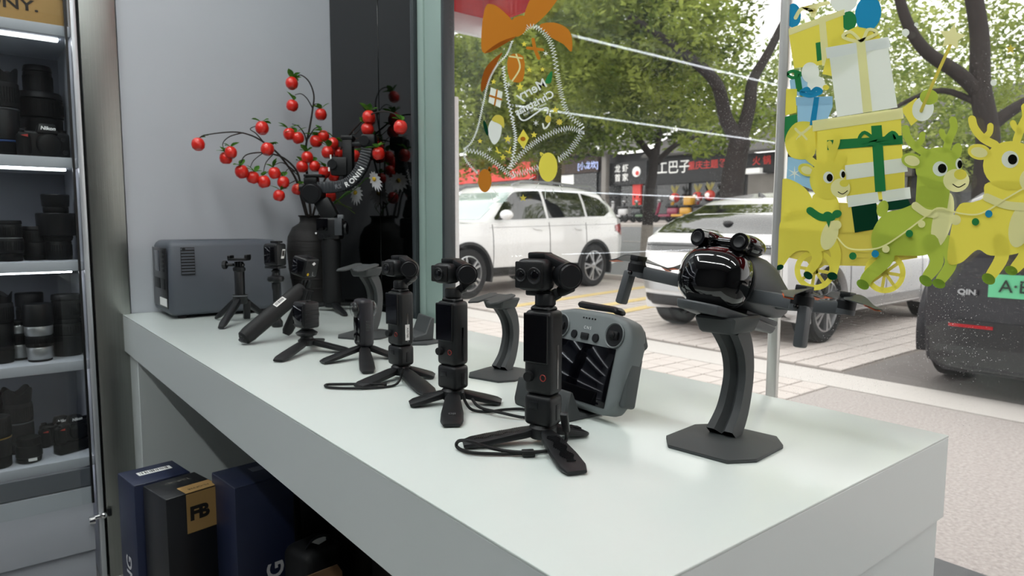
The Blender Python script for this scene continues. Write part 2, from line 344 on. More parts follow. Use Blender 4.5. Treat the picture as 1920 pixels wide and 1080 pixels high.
# ------------------------------------------------ pocket gimbal cameras
def pocket(label, loc, rz, feet, strap=None, dual=False, sticker=None, ribs=False, logo=False, h=1.0):
    t = thing('pocket_gimbal_camera', label, 'camera', loc, rz, 'pocket gimbal cameras on mini tripods'); S = 1
    W, D = .0385, .031
    MB().lathe([(.010, .006), (.016, .008), (.017, .012), (.017, .021), (.014, .0245)], 20).build('tripod_hub', BLK, t)
    inv = MX.Rotation(R(-rz), 4, 'Z')
    for f in feet:
        fl = inv @ (V(f)-V(loc)); fl.z = .004
        d = V((fl.x, fl.y, 0)).normalized()
        m, pts, side, up = mini_leg(d*.014+V((0, 0, .0155)), fl, .021, .031, .0115)
        lg = m.build('leg', BLK, t)
        if ribs:
            b = MB()
            for i in range(24):
                q = .18+.66*i/24; a = pts[0].lerp(pts[-1], q); sg = .006+.002*math.sin(i*.8)
                b.bar(a+up*.0052-side*sg+(pts[-1]-pts[0])*.015, a+up*.0052+side*sg, .0007, .0014)
            b.build('grip_ribs', BLKM, lg)
        if logo and f is feet[0]:
            c = pts[6]; text_mesh('DJI', .008, face_m(c+up*.0052, side*-1 if side.y < 0 else side, pts[0]-pts[-1])).build('lettering', pm('grey_ink', '6a6d70', .5), lg)
    b = MB().box((0, 0, .050*S), (W, D, .036*S), bev=.006, seg=3).build('battery_handle', BLK, t)
    MB().box((-.004, -D/2, .056*S), (.012, .0018, .009), bev=.0008).build('release_button', BLKM, b)
    MB().box((W/2, .002, .048*S), (.0015, .008, .018), bev=.0006).build('strap_anchor', BLKM, b)
    b = MB().box((0, 0, .116*S), (W, D, .096*S), bev=.0065, seg=3).build('handle', BLK, t)
    sc = MB().box((-.001, -D/2-.0008, .133*S), (.0335, .0034, .056*S), bev=.0012, seg=2).build('screen_frame', BLKM, b)
    MB().box((-.001, -D/2-.0026, .133*S), (.031, .0006, .0525*S)).build('screen', SCREEN, sc)
    MB().cyl((-.010, -D/2, .089*S), (-.010, -D/2-.0055, .089*S), .0062, .0055, n=18).build('joystick', BLK2, b)
    MB().tube([(.009+.0036*math.cos(a*math.pi/9), -D/2-.0004, .089*S+.0036*math.sin(a*math.pi/9)) for a in range(18)], .0006, 5, closed=True).build('record_ring', pm('record_red', '8a2a22', .5), b)
    MB().box((W/2, .001, .10*S), (.0008, .003, .05*S)).build('side_groove', GLOSS, b)
    z0 = .164*S
    MB().prism([(-.0155, -.012), (.0155, -.012), (.0155, .012), (-.0155, .012)], z0-.001, z0+.006, bev=.003, top=.75).build('shoulder', BLK, t)
    MB().lathe([(.0105, z0+.004), (.0125, z0+.006), (.0125, z0+.016), (.011, z0+.0185)], 22, trs((.002, 0, 0))).build('pan_motor', BLK, t)
    zc = .2045*S if not dual else .2035*S; xm = .027 if not dual else .031
    ar = MB(); P = [(.006, .006, z0+.014), (.016, .009, z0+.020), (.027 if not dual else .033, .010, zc-.012), (xm+.003, .010, zc)]
    for a, b_ in zip(P, P[1:]): ar.bar(a, b_, .012, .013, None, .0025, up=(0, 1, 0))
    ar.build('gimbal_arm', BLK, t)
    MB().cyl((xm-.008, .008, zc), (xm+.008, -.006, zc), .0150, n=26).cyl((xm+.008, -.006, zc), (xm+.0095, -.0073, zc), .0135, .012, n=26).build('roll_motor', BLKM, t)
    hw = .037 if not dual else .043; hh = .030 if not dual else .036; xc = -.006 if not dual else -.008
    hd = MB().box((xc, -.006, zc), (hw, .026, hh), bev=.008, seg=3).build('camera_head', BLK, t)
    fp = MB().box((xc-.001, -.0195, zc), (hw-.005, .004, hh-.006), bev=.0018).build('lens_bezel', BLK2, hd)
    for lx, lr in (((-.011, .0075), (.008, .0095)) if dual else ((-.001, .0095),)):
        MB().lathe([(lr*.55, 0), (lr*.95, .0003), (lr, .0016), (lr*.9, .0024), (lr*.62, .0010)], 22, trs((xc+lx, -.0210, zc), rx=90)).build('lens_ring', BLKM, fp)
        MB().sph((0, 0, 0), (lr*.6, lr*.6, .001), 16, 8, trs((xc+lx, -.0222, zc), rx=90)).build('lens_glass', SCREEN, fp)
    br = MB().bar((xc-.012, .004, zc+hh/2+.003), (xc+.012, .004, zc+hh/2+.003), .020, .0075, None, .002)
    br.bar((xc+.009, .004, zc+hh/2+.002), (xm+.001, .003, zc+.009), .018, .009, None, .002)
    br.build('tilt_bracket', BLK, t)
    if dual: MB().box((xc+.002, .004, zc-hh/2-.003), (.036, .018, .007), bev=.002).build('lower_bracket', BLK, t)
    if sticker: barcode('sticker', t, (W/2+.0006, .0, .092*S), (0, 0, -1), (0, 1, 0), .028, .0085, sticker)
    ZM = MX.Translation(V((0, 0, .024))) @ MX.Diagonal((1, 1, h, 1)) @ MX.Translation(V((0, 0, -.032)))
    def lift(o):
        if o.name.split('.')[0] not in ('tripod_hub', 'leg'):
            o.data.transform(ZM)
            for c in o.children: lift(c)
    for c in t.children: lift(c)
    if strap:
        inv4 = MX.Rotation(R(-rz), 4, 'Z'); q = [inv4 @ (V(p)-V(loc)) for p in strap]
        MB().tube(catmull(q, 5), .0021, 8).build('wrist_strap', BLK2, t)
    return t
def P3(px, py, dz=.004): return at(px, py, T+dz)+V((0, 0, 0))
L1 = (.529, .601, T)
s1 = [P3(1058, 775, .045), P3(1060, 800, .03), P3(1062, 822, .012), P3(1052, 838, .004), P3(1020, 846, .003), P3(985, 850, .003), P3(930, 851, .003), P3(880, 848, .003), P3(857, 838, .004), P3(860, 827, .012), P3(880, 827, .019), P3(905, 836, .012), P3(945, 845, .006), P3(985, 848, .0075), P3(1025, 846, .0075)]
k1 = pocket('largest pocket gimbal camera with twin lenses, nearest the controller, ribbed tripod legs', L1, -73,
       [at(1082, 893), at(868, 838), at(1094, 815)], s1, dual=True, ribs=True, h=1.06)
q = V(P3(1058, 790, .038))-V(L1); iv = MX.Rotation(R(73), 4, 'Z')
MB().bar(iv @ (V(P3(1057, 775, .05))-V(L1)), iv @ (V(P3(1062, 808, .024))-V(L1)), .009, .006, None, .0015).build('strap_clip', BLK, k1)
MB().bar(iv @ (V(P3(979, 850, .004))-V(L1)), iv @ (V(P3(1002, 849, .004))-V(L1)), .013, .006, None, .001).build('strap_slider', BLK, k1)
L2 = (.543, .819, T)
pocket('middle pocket gimbal camera with a red record ring and a lettered tripod leg', L2, -78,
       [at(847, 803), at(768, 762), at(940, 758)], [P3(868, 735, .035), P3(872, 752, .02), P3(885, 768, .004), P3(915, 772, .003), P3(945, 768, .003), P3(980, 767, .003), P3(1000, 775, .003), P3(985, 783, .003), P3(940, 774, .0072), P3(900, 764, .0072), P3(885, 748, .016)], logo=True, h=.985)
L3 = (.564, 1.012, T)
pocket('smallest-looking pocket gimbal camera with a white number sticker on its side', L3, -84,
       [at(806, 743), at(672, 729), at(815, 709)], [P3(757, 690, .03), P3(752, 705, .015), P3(740, 722, .003), P3(700, 727, .003), P3(650, 728, .003), P3(615, 726, .003), P3(613, 721, .003), P3(650, 720, .003), P3(690, 720, .0075), P3(725, 721, .0045)], sticker='A05788', h=.965)

# ------------------------------------------------ curved drone stands
STAND = pm('stand_dark_grey', '3f4243', .58, noise=(25, .6), col2='3a3d3e', spec=.4)
def drone_stand(label, loc, rz, plate=True, s=1.0):
    t = thing('drone_stand', label, 'stand', loc, rz, 'curved display stands'); t.scale = (s, s, s)
    oct_ = [(-.040, -.066), (.040, -.066), (.062, -.036), (.062, .036), (.040, .066), (-.040, .066), (-.062, .036), (-.062, -.036)]
    b = MB().prism(oct_, 0, .0045, bev=.001).prism(oct_, .0045, .013, top=.55)
    b.build('base', STAND, t)
    cv = catmull([(0, .0, .010), (0, .024, .040), (0, .037, .085), (0, .030, .125), (0, .006, .158)], 6); m = MB()
    n = len(cv); ws = [.036-.005*math.sin(math.pi*i/(n-1)) for i in range(n)]; ds = [.028+.006*abs(2*i/(n-1)-1) for i in range(n)]
    vs = []; fs = []
    for i, p in enumerate(cv):
        d = (V(cv[min(i+1, n-1)])-V(cv[max(i-1, 0)])).normalized(); nn = V((0, d.z, -d.y)); w, h = ws[i]/2, ds[i]/2
        for x, y in ((-w, -h), (-w*.4, -h*1.0), (0, -h*.45), (w*.4, -h*1.0), (w, -h), (w, h*.6), (w*.5, h), (-w*.5, h), (-w, h*.6)):
            vs.append(V(p)+V((x, 0, 0))+nn*y)
    for i in range(n-1):
        for k in range(9): l = (k+1) % 9; fs.append((i*9+k, i*9+l, i*9+9+l, i*9+9+k))
    m.add(vs, fs).build('curved_column', STAND, t, smooth=25)
    h = MB().prism([(-.022, -.030), (.022, -.030), (.028, .018), (-.028, .018)], .150, .172, trs((0, .0, 0)), bev=.003, top=1.25)
    h.build('head', STAND, t)
    if plate:
        p = MB()
        for sx in (-1, 1):
            p.prism([(sx*.010, -.040), (sx*.030, -.050), (sx*.038, -.034), (sx*.035, .034), (sx*.020, .040), (sx*.006, .02)], .173, .1775, trs((0, -.006, .0), rx=8), bev=.0012)
        p.prism([(-.022, -.02), (.022, -.02), (.022, .035), (-.022, .035)], .172, .176, trs((0, -.006, 0), rx=8), bev=.001)
        p.build('cradle_plate', STAND, t)
    return t
ds_ = drone_stand('dark grey curved drone stand with octagonal base carrying the drone', (.700, .463, T), -84, False, .95); ds_.scale = (.95, .95, .925)
drone_stand('empty dark grey curved stand behind the middle pocket camera', (.716, .925, T), -74, True, .80)
drone_stand('empty dark grey curved stand behind the spherical-lens camera by the black column', (.72, 1.45, T), -62, True, .95)
# low wedge stand: one under the controller, one empty behind the number-stickered camera
def solid_profile(prof, w, bev=.002):          # profile in (y, z), width along x
    return MB().prism(prof, -w/2, w/2, MX(((0, 0, 1, 0), (1, 0, 0, 0), (0, 1, 0, 0), (0, 0, 0, 1))), bev=bev)
ws = thing('wedge_stand', 'grey wedge stand holding the controller upright', 'stand', (.640, .700, T), -93, 'low wedge stands for controllers')
solid_profile([(-.030, 0), (.040, 0), (.040, .005), (.006, .006), (-.004, .008), (-.0185, .041), (-.024, .041), (-.032, .010)], .118).build('body', STAND, ws)
text_mesh('DJI', .008, face_m((.030, -.0318, .018), (1, 0, 0), (0, .2, 1))).build('lettering', WHITE, ws)
w2_ = thing('wedge_stand', 'empty grey wedge stand behind the pocket camera with a number sticker', 'stand', (.775, 1.320, T), -100, 'low wedge stands for controllers')
MB().prism([(-.055, -.03), (.055, -.03), (.068, .0), (.055, .035), (-.055, .035), (-.068, 0)], 0, .006, bev=.001).build('base', STAND, w2_)
solid_profile([(-.020, .006), (.026, .006), (.030, .055), (.022, .058), (.008, .022), (-.018, .016)], .082).build('cradle', STAND, w2_)

# ------------------------------------------------ remote controller with screen
rc = thing('drone_controller', 'grey remote controller with built-in screen and two black sticks', 'controller', (.653, .668, T), 0)
RM = MX.Translation(V((0, 0, .824-T))) @ MX.Rotation(R(-92.97), 4, 'Z') @ MX.Rotation(R(-14.9), 4, 'X')
RCB = pm('controller_grey', '6c7273', .5, bump=(1200, .06)); RCD = pm('controller_grip_grey', '494e4f', .55, bump=(1200, .1))
o = [(-.070, -.030), (-.055, -.034), (.055, -.034), (.070, -.030), (.081, -.012), (.085, .030), (.086, .062), (.083, .082), (.072, .097), (.040, .1035), (-.040, .1035), (-.072, .097), (-.083, .082), (-.086, .062), (-.085, .030), (-.081, -.012)]
XZ = MX(((1, 0, 0, 0), (0, 0, 1, 0), (0, 1, 0, 0), (0, 0, 0, 1)))   # prism xy -> xz, depth along +y
MB().prism(o, -.0035, .030, RM @ XZ, bev=.0075, seg=3).build('body', RCB, rc)
for sx in (-1, 1):
    MB().box((0, 0, 0), (.010, .026, .070), RM @ trs((sx*.0815, .0165, .018), ry=-3*sx), bev=.0055, seg=3).build('side_grip', RCD, rc)
    MB().prism([(sx*.055, .097), (sx*.074, .090), (sx*.086, .068), (sx*.078, .060), (sx*.05, .085)], .012, .034, RM @ XZ, bev=.003).build('shoulder_button', RCD, rc)
    d = MB().lathe([(.0140, -.0025), (.0175, -.0025), (.0178, .0012), (.0168, .0022), (.0150, .0006), (.0, .0006)], 30, RM @ trs((sx*.0555, -.0042, .0745), rx=90), cap=False).build('stick_dish', RCB, rc)
    MB().cyl((0, 0, -.0018), (0, 0, .0012), .0152, n=28, m=RM @ trs((sx*.0555, -.0042, .0745), rx=90)).build('stick_well', BLK, d)
    MB().box((0, 0, .0028), (.017, .011, .004), RM @ trs((sx*.0555, -.0042, .0745), rx=90), bev=.0015).lathe([(.0045, .003), (.005, .0065), (.0035, .0085), (.001, .009)], 16, RM @ trs((sx*.0555, -.0042, .0745), rx=90)).build('stick', BLK2, d)
MB().box((0, 0, 0), (.126, .0012, .080), RM @ trs((0, -.0042, .0165)), bev=.0005).build('screen', SCREEN, rc)
for x, r_ in ((-.0245, .0062), (.0205, .0062)): MB().cyl((x, -.003, .066), (x, -.0058, .066), r_, r_*.93, n=20, m=RM).build('round_button', BLK, rc)
MB().box((-.002, -.0046, .0660), (.0155, .003, .0095), RM, bev=.003).build('mode_switch', BLK, rc)
text_mesh('C N S', .006, RM @ face_m((0, -.0040, .078), (1, 0, 0), (0, 0, 1))).build('lettering', WHITE, rc)
b = MB()
for i in range(5): b.cyl((-.012+i*.006, -.0032, .0915), (-.012+i*.006, -.0046, .0915), .0012, n=8, m=RM)
b.build('status_lights', BLK, rc)
MB().prism([(-.040, .1055), (.030, .1060), (.040, .1025), (.044, .108), (.036, .114), (-.038, .1155), (-.043, .1115)], .004, .024, RM @ XZ, bev=.003).build('phone_antenna', BLK, rc)

# ------------------------------------------------ drone
dn = thing('drone', 'grey folding drone with black glossy nose cover on the curved stand', 'drone', (.745, .477, T), 0)
DMX = MX.Translation(V((0, 0, .966-T))) @ MX.Rotation(R(186.2), 4, 'Z') @ MX.Rotation(R(-7), 4, 'Y') @ MX.Rotation(R(-6.5), 4, 'X')
DMB = MX.Translation(V((0, 0, .968-T))) @ MX.Rotation(R(186.2), 4, 'Z') @ MX.Rotation(R(-15), 4, 'Y') @ MX.Rotation(R(-5), 4, 'X')
DG = pm('drone_grey', '4b4e51', .5, noise=(30, .5), col2='46494c', spec=.4)
# fuselage: stations along x (x, half width, z low, z high)
st = [(.062, .034, -.022, .030), (.045, .041, -.027, .037), (.015, .044, -.030, .040), (-.02, .041, -.030, .037), (-.055, .034, -.027, .029), (-.085, .029, -.024, .022), (-.108, .020, -.016, .010)]
vs = []; fs = []; K = 14
for x, hw, zl, zh in st:
    for k in range(K):
        a = 2*math.pi*k/K; c, s = math.cos(a), math.sin(a)
        vs.append((x, hw*math.copysign(abs(c)**.6, c), (zl+zh)/2+(zh-zl)/2*math.copysign(abs(s)**.6, s)))
for i in range(len(st)-1):
    for k in range(K): l = (k+1) % K; fs.append((i*K+k, (i+1)*K+k, (i+1)*K+l, i*K+l))
fs += [tuple(range(K)), tuple((len(st)-1)*K+k for k in range(K))[::-1]]
MB().add(vs, fs, DMB).build('body', DG, dn)
dm = MB(); prof = [(.0, .041, .036), (.010, .044, .038), (.022, .0435, .0365), (.033, .037, .031), (.041, .026, .022), (.0445, .012, .010)]
vs = []; fs = []; K = 24
for x, hy, hz in prof:
    for k in range(K):
        a = 2*math.pi*k/K; c, s = math.cos(a), math.sin(a)
        vs.append((.052+x, hy*math.copysign(abs(c)**.77, c), -.001+hz*math.copysign(abs(s)**.77, s)))
for i in range(len(prof)-1):
    for k in range(K): l = (k+1) % K; fs.append((i*K+k, (i+1)*K+k, (i+1)*K+l, i*K+l))
fs += [tuple(range(K)), tuple((len(prof)-1)*K+k for k in range(K))[::-1]]
cv = dm.add(vs, fs, DMB).build('nose_cover', GLOSS, dn)
MB().tube([(.054, .0435*math.cos(a*math.pi/16), -.001+.0385*math.sin(a*math.pi/16)) for a in range(32)], .0022, 6, DMB, True).build('cover_rim', BLK, cv)
for sy in (-1, 1):
    tr = MB(); tr.sph((.052, sy*.024, .043), (.026, .0195, .0125), 18, 12, DMB @ trs((0, 0, 0), rz=0)).cyl((.062, sy*.024, .043), (.079, sy*.027, .0415), .0115, .0105, 18, DMB)
    e = tr.build('vision_sensor', GLOSS, dn)
    MB().lathe([(.0060, 0), (.0075, .0006), (.0065, .0014), (.003, .0006)], 16, DMB @ trs((.079, sy*.027, .0415), ry=90)).build('sensor_lens', BLKM, e)
MB().box((.048, 0, .042), (.036, .044, .014), DMB, bev=.006, seg=3).build('sensor_bridge', GLOSS, dn)
MB().box((-.002, .0, .0385), (.05, .034, .004), DMB, bev=.002).build('top_cap', DG, dn)
MB().box((-.030, 0, -.031), (.09, .050, .007), DMB, bev=.002).build('battery_door', DG, dn)
# cradle wings under the body (belongs to the stand head line)
wg = MB().prism([(.088, -.026), (.092, .0), (.088, .026), (.040, .036), (-.055, .030), (-.060, 0), (-.055, -.030), (.040, -.036)], -.046, -.0355, DMB, bev=.002, top=1.06)
wg.build('cradle_shoe', DG, dn)
motors = [(.072, -.107, 'front'), (.072, .107, 'front'), (-.068, .104, 'rear'), (-.068, -.104, 'rear')]
PROP = pm('propeller_grey', '3b3f40', .4)
def blade(parent, o, ang, L, tilt):
    m = MB(); n = 9; vs = []; fs = []
    for i in range(n):
        t = i/(n-1); w = .0045+.0085*math.sin(math.pi*min(1, t*1.1+.12))**.8*(1-.45*t); x = .006+t*L
        sw = -.006*math.sin(math.pi*t*.9); tw = .35*(1-t)
        for s_ in (-1, 1):
            for dz in (-.0005, .0005): vs.append((x, sw+s_*w, s_*w*tw+dz-.004*t*t))
    for i in range(n-1):
        a = i*4; b = a+4; fs += [(a, b, b+2, a+2), (a+1, a+3, b+3, b+1), (a, a+1, b+1, b), (a+2, b+2, b+3, a+3)]
    fs += [(0, 2, 3, 1), ((n-1)*4, (n-1)*4+1, (n-1)*4+3, (n-1)*4+2)]
    M = DMX @ MX.Translation(V(o)) @ MX.Rotation(R(ang), 4, 'Z') @ MX.Rotation(R(tilt), 4, 'Y')
    p = m.add(vs, fs, M).build('propeller_blade', PROP, parent)
    tp = MB(); tp.add(vs[-12:], [(0, 4, 6, 2), (1, 3, 7, 5), (4, 8, 10, 6), (5, 7, 11, 9)], M @ MX.Translation(V((0, 0, 0))) @ MX.Diagonal((1.002, 1.06, 1.25, 1)))
    tp.build('blade_tip', ORANGE, p)
for x, y, k in motors:
    s_ = 1 if y > 0 else -1
    a0 = (.040 if k == 'front' else -.030, s_*.034, -.004 if k == 'front' else -.010)
    arm = MB(); arm.bar(a0, (x, y, -.001), .015, .016, DMX, .0035, w2=.011).cyl((x, y, -.008), (x, y, -.002), .012, n=20, m=DMX)
    am = arm.build('arm', DG, dn)
    MB().cyl((x, y, -.006), (x, y, .008), .0115, n=22, m=DMX).cyl((x, y, .008), (x, y, .012), .0105, .0095, n=22, m=DMX).build('motor', BLK, am)
    MB().box((x, y, .0155), (.021, .012, .007), DMX @ MX.Identity(4), bev=.001).cyl((x, y, .011), (x, y, .014), .007, n=16, m=DMX).build('propeller_hub', BLK, am)
    if k == 'front':
        MB().bar((x+.004, y+s_*.006, -.002), (x+.006, y+s_*.010, -.046), .011, .016, DMX, .003, up=(1, 0, 0)).build('landing_leg', DG, am)
        MB().sph((x+.012, y, -.004), (.004, .003, .003), 8, 6, DMX).build('arm_light', SCREEN, am)
for (x, y, k), angs in zip(motors, ((175, 250), (12, 193), (230, 52), (60, 250))):
    pa = [o for o in dn.children if o.name.startswith('arm')]
    for a in angs: blade([o for o in pa][motors.index((x, y, k))], (x, y, .0155), a, .058, 5)
text_mesh('mini', .007, DMB @ face_m((-.03, .0415, -.004), (-1, 0, 0), (0, 0, 1))).build('lettering', pm('pale_grey_ink', '8c9092', .5), dn)
# ------------------------------------------------ power station
ps = thing('power_station', 'dark grey box-shaped portable power station with side vents against the wall', 'power station', (.568, 2.120, T), 0)
L, D_, H = .314, .208, .216
b = MB().box((0, 0, H/2+.004), (L, D_, H-.008), bev=.016, seg=3)
for p in b.v:
    if p.z > H*.55 and abs(p.y) > D_*.3: p.y *= 1-.10*max(0, (p.z-H*.86)/(H*.14))
    if p.z > H*.86: p.x *= 1-.05*((p.z-H*.86)/(H*.14))
    if p.z < .02: p.x *= 1-.35*(.02-p.z); p.y *= 1-1.2*(.02-p.z)
bd = b.build('body', PSG, ps)
for sx in (-1, 1):
    for sy in (-1, 1): MB().cyl((sx*.12, sy*.075, 0), (sx*.12, sy*.075, .006), .012, n=14).build('rubber_foot', BLK2, ps)
v = MB().box((-.1065, -D_/2-.0002, .160), (.036, .0012, .076), bev=.0005).build('vent', pm('vent_black', '08090b', .6), ps)
for i in range(9): MB().box((-.1065, -D_/2-.0012, .127+i*.0083), (.034, .0024, .0042), bev=.0008).build('slat', PSG, v)
MB().cyl((-.117, -D_/2-.001, .1935), (-.117, -D_/2-.0026, .1935), .0045, n=14).build('vent_knob', BLK, v)
e = MB().box((-L/2-.0006, .0, .112), (.0016, .176, .168), bev=.0006).build('port_panel', pm('panel_dark', '14161a', .3), ps)
MB().box((-L/2-.0018, .030, .158), (.001, .066, .058), bev=.0004).build('display', pm('lcd_grey', '4c5058', .15), e)
MB().box((-L/2-.0018, -.035, .044), (.001, .085, .022)).build('white_label', STICK, e)
for i in range(5):
    MB().box((-L/2-.0016, -.045, .185-i*.013), (.0016, .030, .008), bev=.0006).build('socket', BLK, e)
MB().box((-L/2-.0016, .03, .095), (.0016, .07, .03), bev=.0006).box((-L/2-.0016, -.04, .095), (.0016, .05, .03), bev=.0006).build('socket', BLK, e)
MB().box((0, 0, H-.003), (.19, .05, .006), bev=.0025).build('handle_recess', DGREY, ps)

# ------------------------------------------------ vase and fruit branches
VASE = pm('dark_stoneware', '1f1c1c', .6, noise=(18, .8), col2='171515', bump=(30, .5, (1, 1, 7)))
va = thing('vase', 'dark brown stoneware vase with a short neck, behind the stabiliser', 'vase', (.862, 2.112, T))
MB().lathe([(.048, 0), (.054, .004), (.066, .05), (.078, .12), (.083, .18), (.079, .222), (.064, .252), (.044, .265), (.040, .272), (.041, .284), (.045, .288), (.045, .291), (.036, .291), (.035, .27), (.03, .2)], 36, cap=False).build('body', VASE, va)
b = MB()
for z in (.06, .09, .12, .15, .18, .21): 
    r_ = {.06: .0685, .09: .0738, .12: .0782, .15: .0810, .18: .0832, .21: .0808}[z]; b.tube([(r_*math.cos(a*math.pi/18), r_*math.sin(a*math.pi/18), z) for a in range(36)], .0012, 5, closed=True)
b.build('throwing_rings', VASE, va)
TWIG = pm('dark_twig', '2b211d', .8, noise=(60, .8), col2='1d1613')
FRUIT = pm('red_fruit', 'd8281c', .28, noise=(40, .8), col2='c01d14', coat=.3)
LEAF = leafy('fruit_leaf', '5f8f38', '3c6b2a', .35, 40)
def c4(x, y, Y):
    px, py = 240+x/2.204, 110+y/2.204; p = aty(px, py, Y)
    return p if p.x < .945 else atx(px, py, .945)         # nothing reaches into the black column
def leaf_mb(o, d, L, w, up=(0, 0, 1)):
    d = V(d).normalized(); s = d.cross(V(up))
    s = s.normalized() if s.length > .01 else V((1, 0, 0)); n = s.cross(d); vs = []; fs = []
    for i, (t, k) in enumerate(((0, .1), (.25, .8), (.5, 1), (.75, .7), (1, .05))):
        c = V(o)+d*(L*t)-V((0, 0, 1))*(L*.25*t*t); vs += [c-s*w*k*.5+n*w*.12*k, c, c+s*w*k*.5+n*w*.12*k]
    for i in range(4): a = i*3; fs += [(a, a+1, a+4, a+3), (a+1, a+2, a+5, a+4)]
    return MB().add(vs, fs)
fm = MB().lathe([(.0015, .0165), (.005, .0182), (.011, .0165), (.0166, .010), (.0188, .0), (.0165, -.0105), (.010, -.0168), (.003, -.0172), (.0008, -.0158)], 18).mesh('fruit', FRUIT)
def branch(label, Y, stems, fruits, flip=1):
    base = V((.862, 2.112, T+.20)); t = thing('fruit_branch', label, 'branch', base, 0, 'artificial red fruit branches in the vase')
    m = MB()
    for k, (pts, r0, r1) in enumerate(stems):
        P = [c4(x, y, Y+dy)-base for x, y, dy in pts]
        if k == 0: P = [V((random.uniform(-.01, .01), random.uniform(-.01, .01), -.12)), V((P[0].x*.6, P[0].y*.6, .075))]+P
        Q = catmull(P, 5); n = len(Q); m.tube(Q, [r0+(r1-r0)*i/(n-1) for i in range(n)], 6)
    m.build('twig', TWIG, t)
    for x, y, dy in fruits:
        p = c4(x, y, Y+dy)-base; f = link('fruit', fm, t, p, (random.uniform(-.3, .3), random.uniform(-.3, .3), random.uniform(0, 6)))
        sc = random.uniform(.92, 1.06); f.scale = (sc,)*3; f.rotation_euler = (random.uniform(-.3, .3), random.uniform(-.3, .3), 0)
        for i in range(random.choice((2, 3, 3, 4))):
            a = random.uniform(0, 6.28); d = V((math.cos(a), .5*math.sin(a), random.uniform(.25, 1.1)))
            leaf_mb((0, 0, .017), d, random.uniform(.028, .044), random.uniform(.015, .021)).build('leaf', LEAF, f)
branch('long fruit branch arching left in front of the grey wall', 2.09, [
    ([(738, 650, 0), (715, 570, 0), (690, 490, -.01), (625, 398, -.02), (560, 345, -.03), (500, 314, -.03), (430, 303, -.03), (318, 316, -.02), (292, 335, -.02)], .0048, .0015),
    ([(560, 345, -.03), (530, 310, -.03), (505, 290, -.03), (540, 275, -.03)], .002, .001), ([(470, 307, -.03), (420, 322, -.04), (392, 350, -.04), (400, 385, -.04)], .002, .001), ([(590, 370, -.02), (578, 355, -.02)], .0015, .001)],
    [(290, 354, -.02), (425, 388, -.04), (405, 411, -.02), (554, 287, -.03), (576, 374, -.04)])
branch('low drooping fruit branch at the left of the vase', 2.05, [
    ([(742, 650, .02), (720, 560, .02), (700, 470, 0), (650, 415, 0), (600, 395, 0), (540, 388, 0), (485, 400, 0), (462, 440, 0)], .0045, .0015),
    ([(560, 388, 0), (520, 420, 0), (505, 450, 0)], .0018, .001), ([(600, 395, 0), (570, 430, -.01), (560, 470, -.01)], .0018, .001), ([(690, 465, 0), (640, 430, -.02), (605, 440, -.02)], .002, .001),
    ([(700, 480, 0), (665, 455, -.03), (645, 480, -.03)], .0016, .001), ([(700, 500, 0), (660, 520, -.03), (628, 540, -.03)], .0016, .001)],
    [(470, 467, 0), (516, 491, 0), (562, 509, -.01), (606, 473, -.02), (642, 511, -.03), (624, 566, -.03), (700, 540, .0)])
branch('tallest fruit branch rising straight up from the vase', 2.12, [
    ([(755, 650, 0), (740, 480, 0), (735, 370, 0), (750, 290, 0), (763, 210, 0), (768, 150, 0), (748, 95, 0), (715, 68, 0), (690, 78, 0)], .0048, .0014),
    ([(763, 205, 0), (740, 165, 0), (715, 145, 0), (690, 150, 0)], .002, .001), ([(764, 190, 0), (785, 188, 0), (797, 205, 0)], .0018, .001),
    ([(738, 345, 0), (728, 310, 0), (705, 280, -.01), (678, 270, -.01)], .0025, .001), ([(745, 330, 0), (770, 290, -.02), (800, 280, -.02)], .0022, .001), ([(737, 380, 0), (742, 395, -.03)], .0018, .001)],
    [(677, 102, 0), (679, 194, 0), (797, 231, 0), (667, 312, -.01), (703, 328, -.02), (777, 342, -.01), (808, 321, -.02), (741, 408, -.04), (720, 447, -.03), (772, 445, -.05)])
branch('fruit branch leaning right in front of the black column', 2.06, [
    ([(765, 645, .03), (800, 530, .02), (850, 430, 0), (905, 330, -.01), (960, 265, -.02), (1010, 228, -.02), (1060, 218, -.02), (1105, 230, -.02), (1125, 262, -.02)], .0045, .0014),
    ([(930, 300, -.01), (940, 310, -.03), (985, 265, -.04)], .0018, .001), ([(860, 410, 0), (845, 370, -.01), (850, 340, -.01)], .0018, .001), ([(905, 330, 0), (960, 330, -.02), (1020, 350, -.02), (1035, 375, -.02)], .0018, .001), ([(800, 530, .02), (830, 545, 0), (838, 555, -.02)], .0018, .001)],
    [(995, 242, -.02), (990, 291, -.05), (1126, 283, -.02), (1035, 392, -.02), (847, 350, -.01), (825, 388, -.03), (870, 388, .0), (812, 470, -.04), (850, 486, -.02), (835, 568, -.05), (935, 402, .02)])
DAISY = pm('daisy_white', 'e6e6ea', .6)
